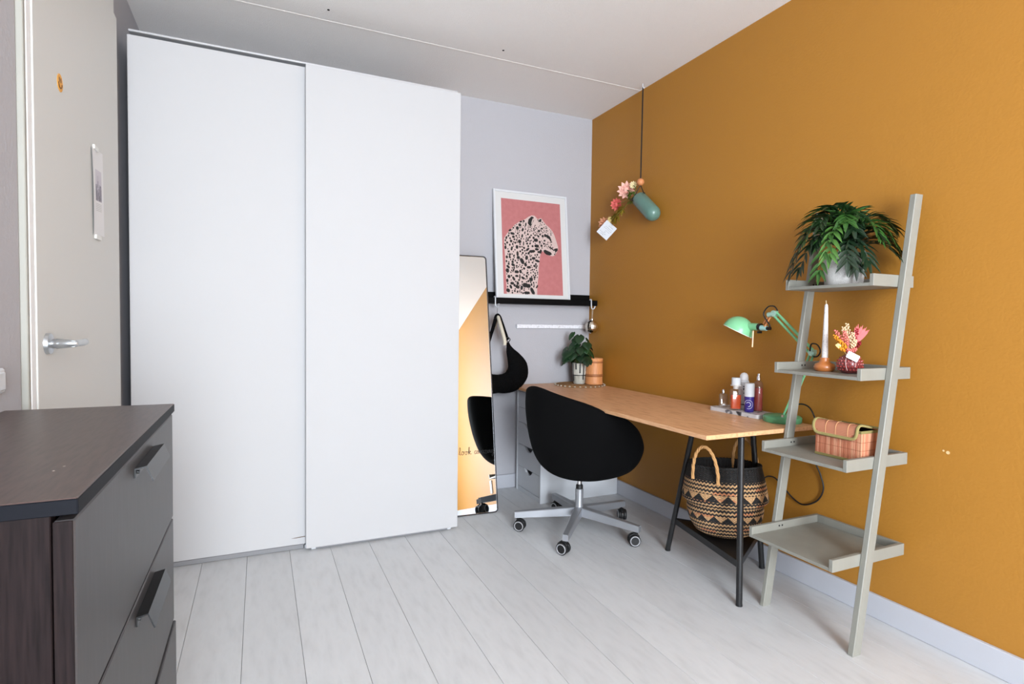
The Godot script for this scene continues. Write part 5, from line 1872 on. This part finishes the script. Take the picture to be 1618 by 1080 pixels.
	box(s, Vector3(W - 0.004, 0.006, -D + 0.004), Vector3(W - 0.003, H - 0.004, -0.004))
	var core := part(bx, "box_lining", s, mat(Color(0.28, 0.16, 0.10), 0.9))
	var slat_m := []
	for cc in [Color(0.70, 0.43, 0.31), Color(0.75, 0.50, 0.38), Color(0.64, 0.37, 0.25), Color(0.77, 0.54, 0.41)]:
		slat_m.append(mat(cc, 0.55))
	var n := 24
	var keep := XF
	XF = Transform3D.IDENTITY
	s = ST()
	box(s, Vector3(0, 0, 0), Vector3(W / n - 0.0004, H - 0.008, 0.003), 0.0008)
	s.generate_normals()
	var slat := s.commit()
	XF = keep
	# part() moves meshes into the thing's frame; slats are placed by their own transforms
	var off: Vector3 = -(org[bx] as Vector3)
	for i in n:
		for sd in 2:
			var o := part_mesh(bx, "slat", slat, slat_m[r.randi() % 4])
			o.transform = Transform3D(Basis.IDENTITY, off) * XF * Transform3D(Basis.IDENTITY, Vector3(i * W / n, 0.006, -0.003 if sd == 0 else -D))
	var n2 := 20
	for i in n2:
		for sd in 2:
			var o := part_mesh(bx, "slat", slat, slat_m[r.randi() % 4])
			o.transform = Transform3D(Basis.IDENTITY, off) * XF * Transform3D(Basis(Vector3.UP, PI / 2), Vector3(W - 0.003 if sd else 0.0, 0.006, -i * D / n2))
	s = ST()
	for yy in [0.0, H - 0.006]:
		for q in [[Vector3(-0.001, yy, -0.004), Vector3(W + 0.001, yy + 0.010, 0.0012)], [Vector3(-0.001, yy, -D - 0.0012), Vector3(W + 0.001, yy + 0.010, -D + 0.004)], [Vector3(-0.0012, yy, -D), Vector3(0.004, yy + 0.010, 0)], [Vector3(W - 0.004, yy, -D), Vector3(W + 0.0012, yy + 0.010, 0)]]:
			box(s, q[0], q[1], 0.001)
	part(bx, "cloth_edging", s, mat(Color(0.50, 0.46, 0.27), 0.9), "olive green cloth trim")
	s = ST()
	for yy in [0.045, 0.074]:
		box(s, Vector3(0, yy, -0.001), Vector3(W, yy + 0.0012, 0.0006))
		box(s, Vector3(W - 0.001, yy, -D), Vector3(W + 0.0006, yy + 0.0012, 0))
	part(bx, "stitching", s, mat(Color(0.5, 0.27, 0.16), 0.8))
	# lid: runs from the back over the top, folds down in front
	var prof := []
	for q in [[-D, 0.106], [-D * 0.6, 0.118], [-0.03, 0.131], [-0.006, 0.134], [0.006, 0.128], [0.011, 0.116], [0.012, 0.100], [0.011, 0.084]]:
		prof.append(Vector2(q[0], q[1]))
	var pc := curve(prof, 3)
	s = ST()
	var rows := []
	var w1 := W - 0.006
	for i in pc.size():
		var p: Vector2 = pc[i]
		var cut := 0.0
		if i > pc.size() - 6:
			cut = 0.022 * (1.0 - sqrt(maxf(1.0 - pow((i - (pc.size() - 6)) / 5.0, 2), 0.0)))
		rows.append(PackedVector3Array([Vector3(-0.003 + cut, p.y - 0.003, p.x - 0.002), Vector3(-0.003 + cut, p.y, p.x), Vector3(w1 - cut, p.y - 0.0, p.x), Vector3(w1 - cut, p.y - 0.003, p.x - 0.002)]))
	grid(s, rows, true, false, [], true)
	var lid := part(bx, "flap_lid", s, slat_m[0])
	s = ST()
	for i in range(0, pc.size() - 1, 1):
		var p: Vector2 = pc[i]
		var p2: Vector2 = pc[i + 1]
		if p.distance_to(p2) < 0.002:
			continue
		var cut: float = 0.012 if i > pc.size() - 5 else 0.0
		var kk := maxi(int(p.distance_to(p2) / 0.006), 1)
		for j in kk:
			var a: Vector2 = p.lerp(p2, (j + 0.12) / kk)
			var b: Vector2 = p.lerp(p2, (j + 0.88) / kk)
			var nn: Vector2 = (b - a).normalized().orthogonal() * -0.0014
			if nn.y + nn.x < 0:
				nn = -nn
			quad(s, Vector3(0.006 + cut, a.y + nn.y, a.x + nn.x), Vector3(0.006 + cut, b.y + nn.y, b.x + nn.x), Vector3(w1 - 0.010 - cut, b.y + nn.y, b.x + nn.x), Vector3(w1 - 0.010 - cut, a.y + nn.y, a.x + nn.x))
	part(lid, "lid_slats", s, slat_m[1])
	# trim of the flap
	s = ST()
	var edge := []
	for i in range(4, pc.size()):
		edge.append(Vector3(0.0, pc[i].y + 0.0005, pc[i].x + 0.001))
	var m := edge.size()
	for i in m:
		if i > m - 6:
			edge[i].x += 0.022 * (1.0 - sqrt(maxf(1.0 - pow((i - (m - 6)) / 5.0, 2), 0.0)))
	var loop := edge.duplicate()
	for i in range(m - 1, -1, -1):
		loop.append(Vector3(w1 - edge[i].x - 0.003, edge[i].y, edge[i].z))
	tube(s, loop, 0.0062, 8, true, Vector3.UP, 0.7)
	part(lid, "flap_trim", s, mat(Color(0.56, 0.51, 0.31), 0.9), "pale olive cloth trim of the flap")
	s = ST()
	for q in [0.28, 0.5, 0.76]:
		var pts := []
		for i in range(6, pc.size() - 1):
			pts.append(Vector3(W * q, pc[i].y + 0.0014, pc[i].x + 0.0014))
		tube(s, pts, 0.0011, 5)
	part(lid, "lid_thread", s, mat(Color(0.80, 0.60, 0.42), 0.8))
	XF = Transform3D.IDENTITY

func build_hanging_vase():
	var x := -0.052
	var top := Vector3(x, ROOM_H, 0.650)
	var bead := Vector3(x, 2.006, 0.647)
	var t := thing("hanging_vase", "grey-green ceramic tube vase hung tilted on a black cord by the mustard wall", "vase", Vector3(x, 1.86, 0.69))
	var s := ST()
	tube(s, curve([top, top + Vector3(0, -0.016, 0), top + Vector3(0.004, -0.026, 0.004), top + Vector3(0.008, -0.02, 0.006)], 4), 0.003, 7)
	part(t, "ceiling_hook", s, M.white)
	s = ST()
	tube(s, [top + Vector3(0.002, -0.022, 0), bead], 0.0042, 8)
	part(t, "cord", s, mat(Color(0.09, 0.06, 0.05), 0.8))
	s = ST()
	ball(s, bead, 0.0225, 20)
	part(t, "wooden_bead", s, M.beech, "round light wooden bead")
	# the tube: open at the upper left, rounded at the lower right
	var p0 := Vector3(x, 1.905, 0.638)
	var p1 := Vector3(x - 0.004, 1.795, 0.772)
	var ax := (p1 - p0).normalized()
	var R := 0.047
	var yy := -ax
	var xx := yy.cross(Vector3.RIGHT).normalized()
	XF = Transform3D(Basis(xx, yy, xx.cross(yy)), p1)
	var L := p0.distance_to(p1)
	s = ST()
	var prof := []
	for k in 9:
		var a := PI / 2 * (8 - k) / 8
		prof.append(Vector2(maxf(cos(a) * R, 0.0002), -sin(a) * R))
	prof.append(Vector2(R, L * 0.5))
	prof.append(Vector2(R, L - 0.004)); prof.append(Vector2(R - 0.002, L)); prof.append(Vector2(R - 0.006, L)); prof.append(Vector2(R - 0.007, L - 0.01)); prof.append(Vector2(R - 0.007, 0.0)); prof.append(Vector2(0.0002, -0.03))
	lathe(s, prof, 36)
	XF = Transform3D.IDENTITY
	var vm := mat(Color(0.36, 0.49, 0.45), 0.28)
	part(t, "vase_tube", s, vm)
	s = ST()
	tube(s, curve([bead + Vector3(0, -0.018, 0), p0 + Vector3(-0.02, 0.02, -0.022), p0 + Vector3(-0.044, 0.0, -0.012), p0 + Vector3(-0.044, -0.018, 0.0)], 4), 0.003, 6)
	tube(s, curve([bead + Vector3(0, -0.018, 0), p0 + xx * 0.0 + Vector3(0.0, 0.035, 0.038), p0 + Vector3(0.004, 0.026, 0.048)], 4), 0.003, 6)
	tube(s, curve([p0 + Vector3(-0.044, -0.018, 0.0), p0 + Vector3(-0.046, -0.002, -0.03), p0 + Vector3(-0.035, 0.01, -0.05)], 4), 0.003, 6)
	part(t, "vase_loop", s, M.black)
	# artificial flowers
	var f := thing("flower_sprig", "artificial pink ranunculus sprigs drooping out of the hanging green vase", "flowers", p0)
	var root := p0 + ax * 0.03
	var px := -0.055
	# flower: position, radius, colour, facing
	var fl := [[Vector3(px - 0.01, 1.985, 0.515), 0.042, Color(0.93, 0.72, 0.66), 0.0], [Vector3(px - 0.005, 1.915, 0.404), 0.031, Color(0.84, 0.40, 0.37), 0.5], [Vector3(px, 1.806, 0.262), 0.038, Color(0.86, 0.62, 0.48), 1.0], [Vector3(px, 2.004, 0.577), 0.018, Color(0.93, 0.87, 0.68), 0.2], [Vector3(px - 0.01, 1.825, 0.345), 0.015, Color(0.88, 0.80, 0.55), 0.6]]
	for i in fl.size():
		var q: Array = fl[i]
		var head: Vector3 = q[0]
		s = ST()
		var midp := root.lerp(head, 0.55) + Vector3(-0.01, 0.02 if i in [0, 3] else 0.012, 0)
		tube(s, curve([root, p0 - ax * 0.03 + Vector3(-0.006 * i, 0, 0), midp, head], 5), 0.0022, 6)
		var st := part(f, "flower_stem", s, M.stem if i in [0, 3] else M.stem_olive)
		s = ST()
		var fd := Vector3(-0.62, 0.05 - q[3] * 0.3, 0.55 - 0.35 * q[3]).normalized()
		var rd: float = q[1]
		for ring in 4:
			var cnt := 5 + ring * 2
			for j in cnt:
				var a := TAU * j / cnt + ring * 0.6
				var e1 := fd.cross(Vector3.UP).normalized()
				var e2 := fd.cross(e1).normalized()
				var od := e1 * cos(a) + e2 * sin(a)
				var open := 0.25 + ring * 0.28
				blade(s, head - fd * rd * 0.35 + od * rd * 0.1 * ring, (od * open + fd * (1.15 - open * 0.7)).normalized(), fd, rd * (0.75 + ring * 0.14), rd * 0.85, 0.0, -0.3, 4)
		ball(s, head, rd * 0.45, 8)
		var pm := mat(q[2], 0.8)
		pm.backlight_enabled = true
		pm.backlight = (q[2] as Color) * 0.3
		part(st, "blossom", s, pm)
	var r := RandomNumberGenerator.new()
	r.seed = 77
	var lf := [[Vector3(px, 1.950, 0.555), Color(0.38, 0.48, 0.16), 20, 0.036], [Vector3(px, 1.915, 0.555), Color(0.42, 0.48, 0.20), 14, 0.032], [Vector3(px, 1.875, 0.455), Color(0.50, 0.42, 0.06), 24, 0.042], [Vector3(px, 1.845, 0.405), Color(0.47, 0.39, 0.05), 26, 0.044], [Vector3(px + 0.005, 1.818, 0.375), Color(0.52, 0.42, 0.06), 20, 0.040]]
	for q in lf:
		s = ST()
		for j in q[2]:
			var d := Vector3((r.randf() - 0.6) * 0.7, r.randf() - 0.62, -0.3 - r.randf() + (0.8 if r.randf() > 0.6 else 0.0)).normalized()
			var b: Vector3 = q[0] + Vector3((r.randf() - 0.5) * 0.015, (r.randf() - 0.5) * 0.03, (r.randf() - 0.3) * 0.04)
			blade(s, b, d, Vector3.UP if absf(d.y) < 0.9 else Vector3.RIGHT, q[3] * (0.8 + r.randf() * 0.5), 0.014, 0.3, 0.2, 4)
		part(f, "leaf_cluster", s, mat(q[1], 0.6))
	# the note
	var nc := Vector3(-0.078, 1.757, 0.325)
	var nt := thing("note_card", "small white handwritten note card hanging from the drooping flowers", "card", nc)
	s = ST()
	XF = Transform3D(Basis(Vector3.UP, deg_to_rad(-38)) * Basis(Vector3.BACK, deg_to_rad(-42)), nc)
	prism(s, round_rect(0.090, 0.102, 0.002, 2), 0, 0.0008)
	var card := part(nt, "card_paper", s, mat(Color(0.80, 0.81, 0.83), 0.75))
	s = ST()
	for q in [[0.030, -0.008, 0.018], [0.016, -0.022, 0.022], [0.006, -0.028, 0.030], [-0.006, -0.004, 0.026], [-0.018, -0.006, 0.006], [-0.028, -0.036, 0.010], [-0.038, -0.02, 0.004]]:
		var lx: float = q[1]
		while lx < q[2]:
			var w := 0.006 + r.randf() * 0.006
			var pts := []
			for k in 9:
				pts.append(Vector3(lx + w * k / 8.0, q[0] + sin(k * 2.1 + lx * 900) * 0.0016, 0.0009))
			tube(s, pts, 0.0006, 4)
			lx += w + 0.004
	part(card, "handwriting", s, mat(Color(0.16, 0.18, 0.26), 0.7))
	XF = Transform3D.IDENTITY
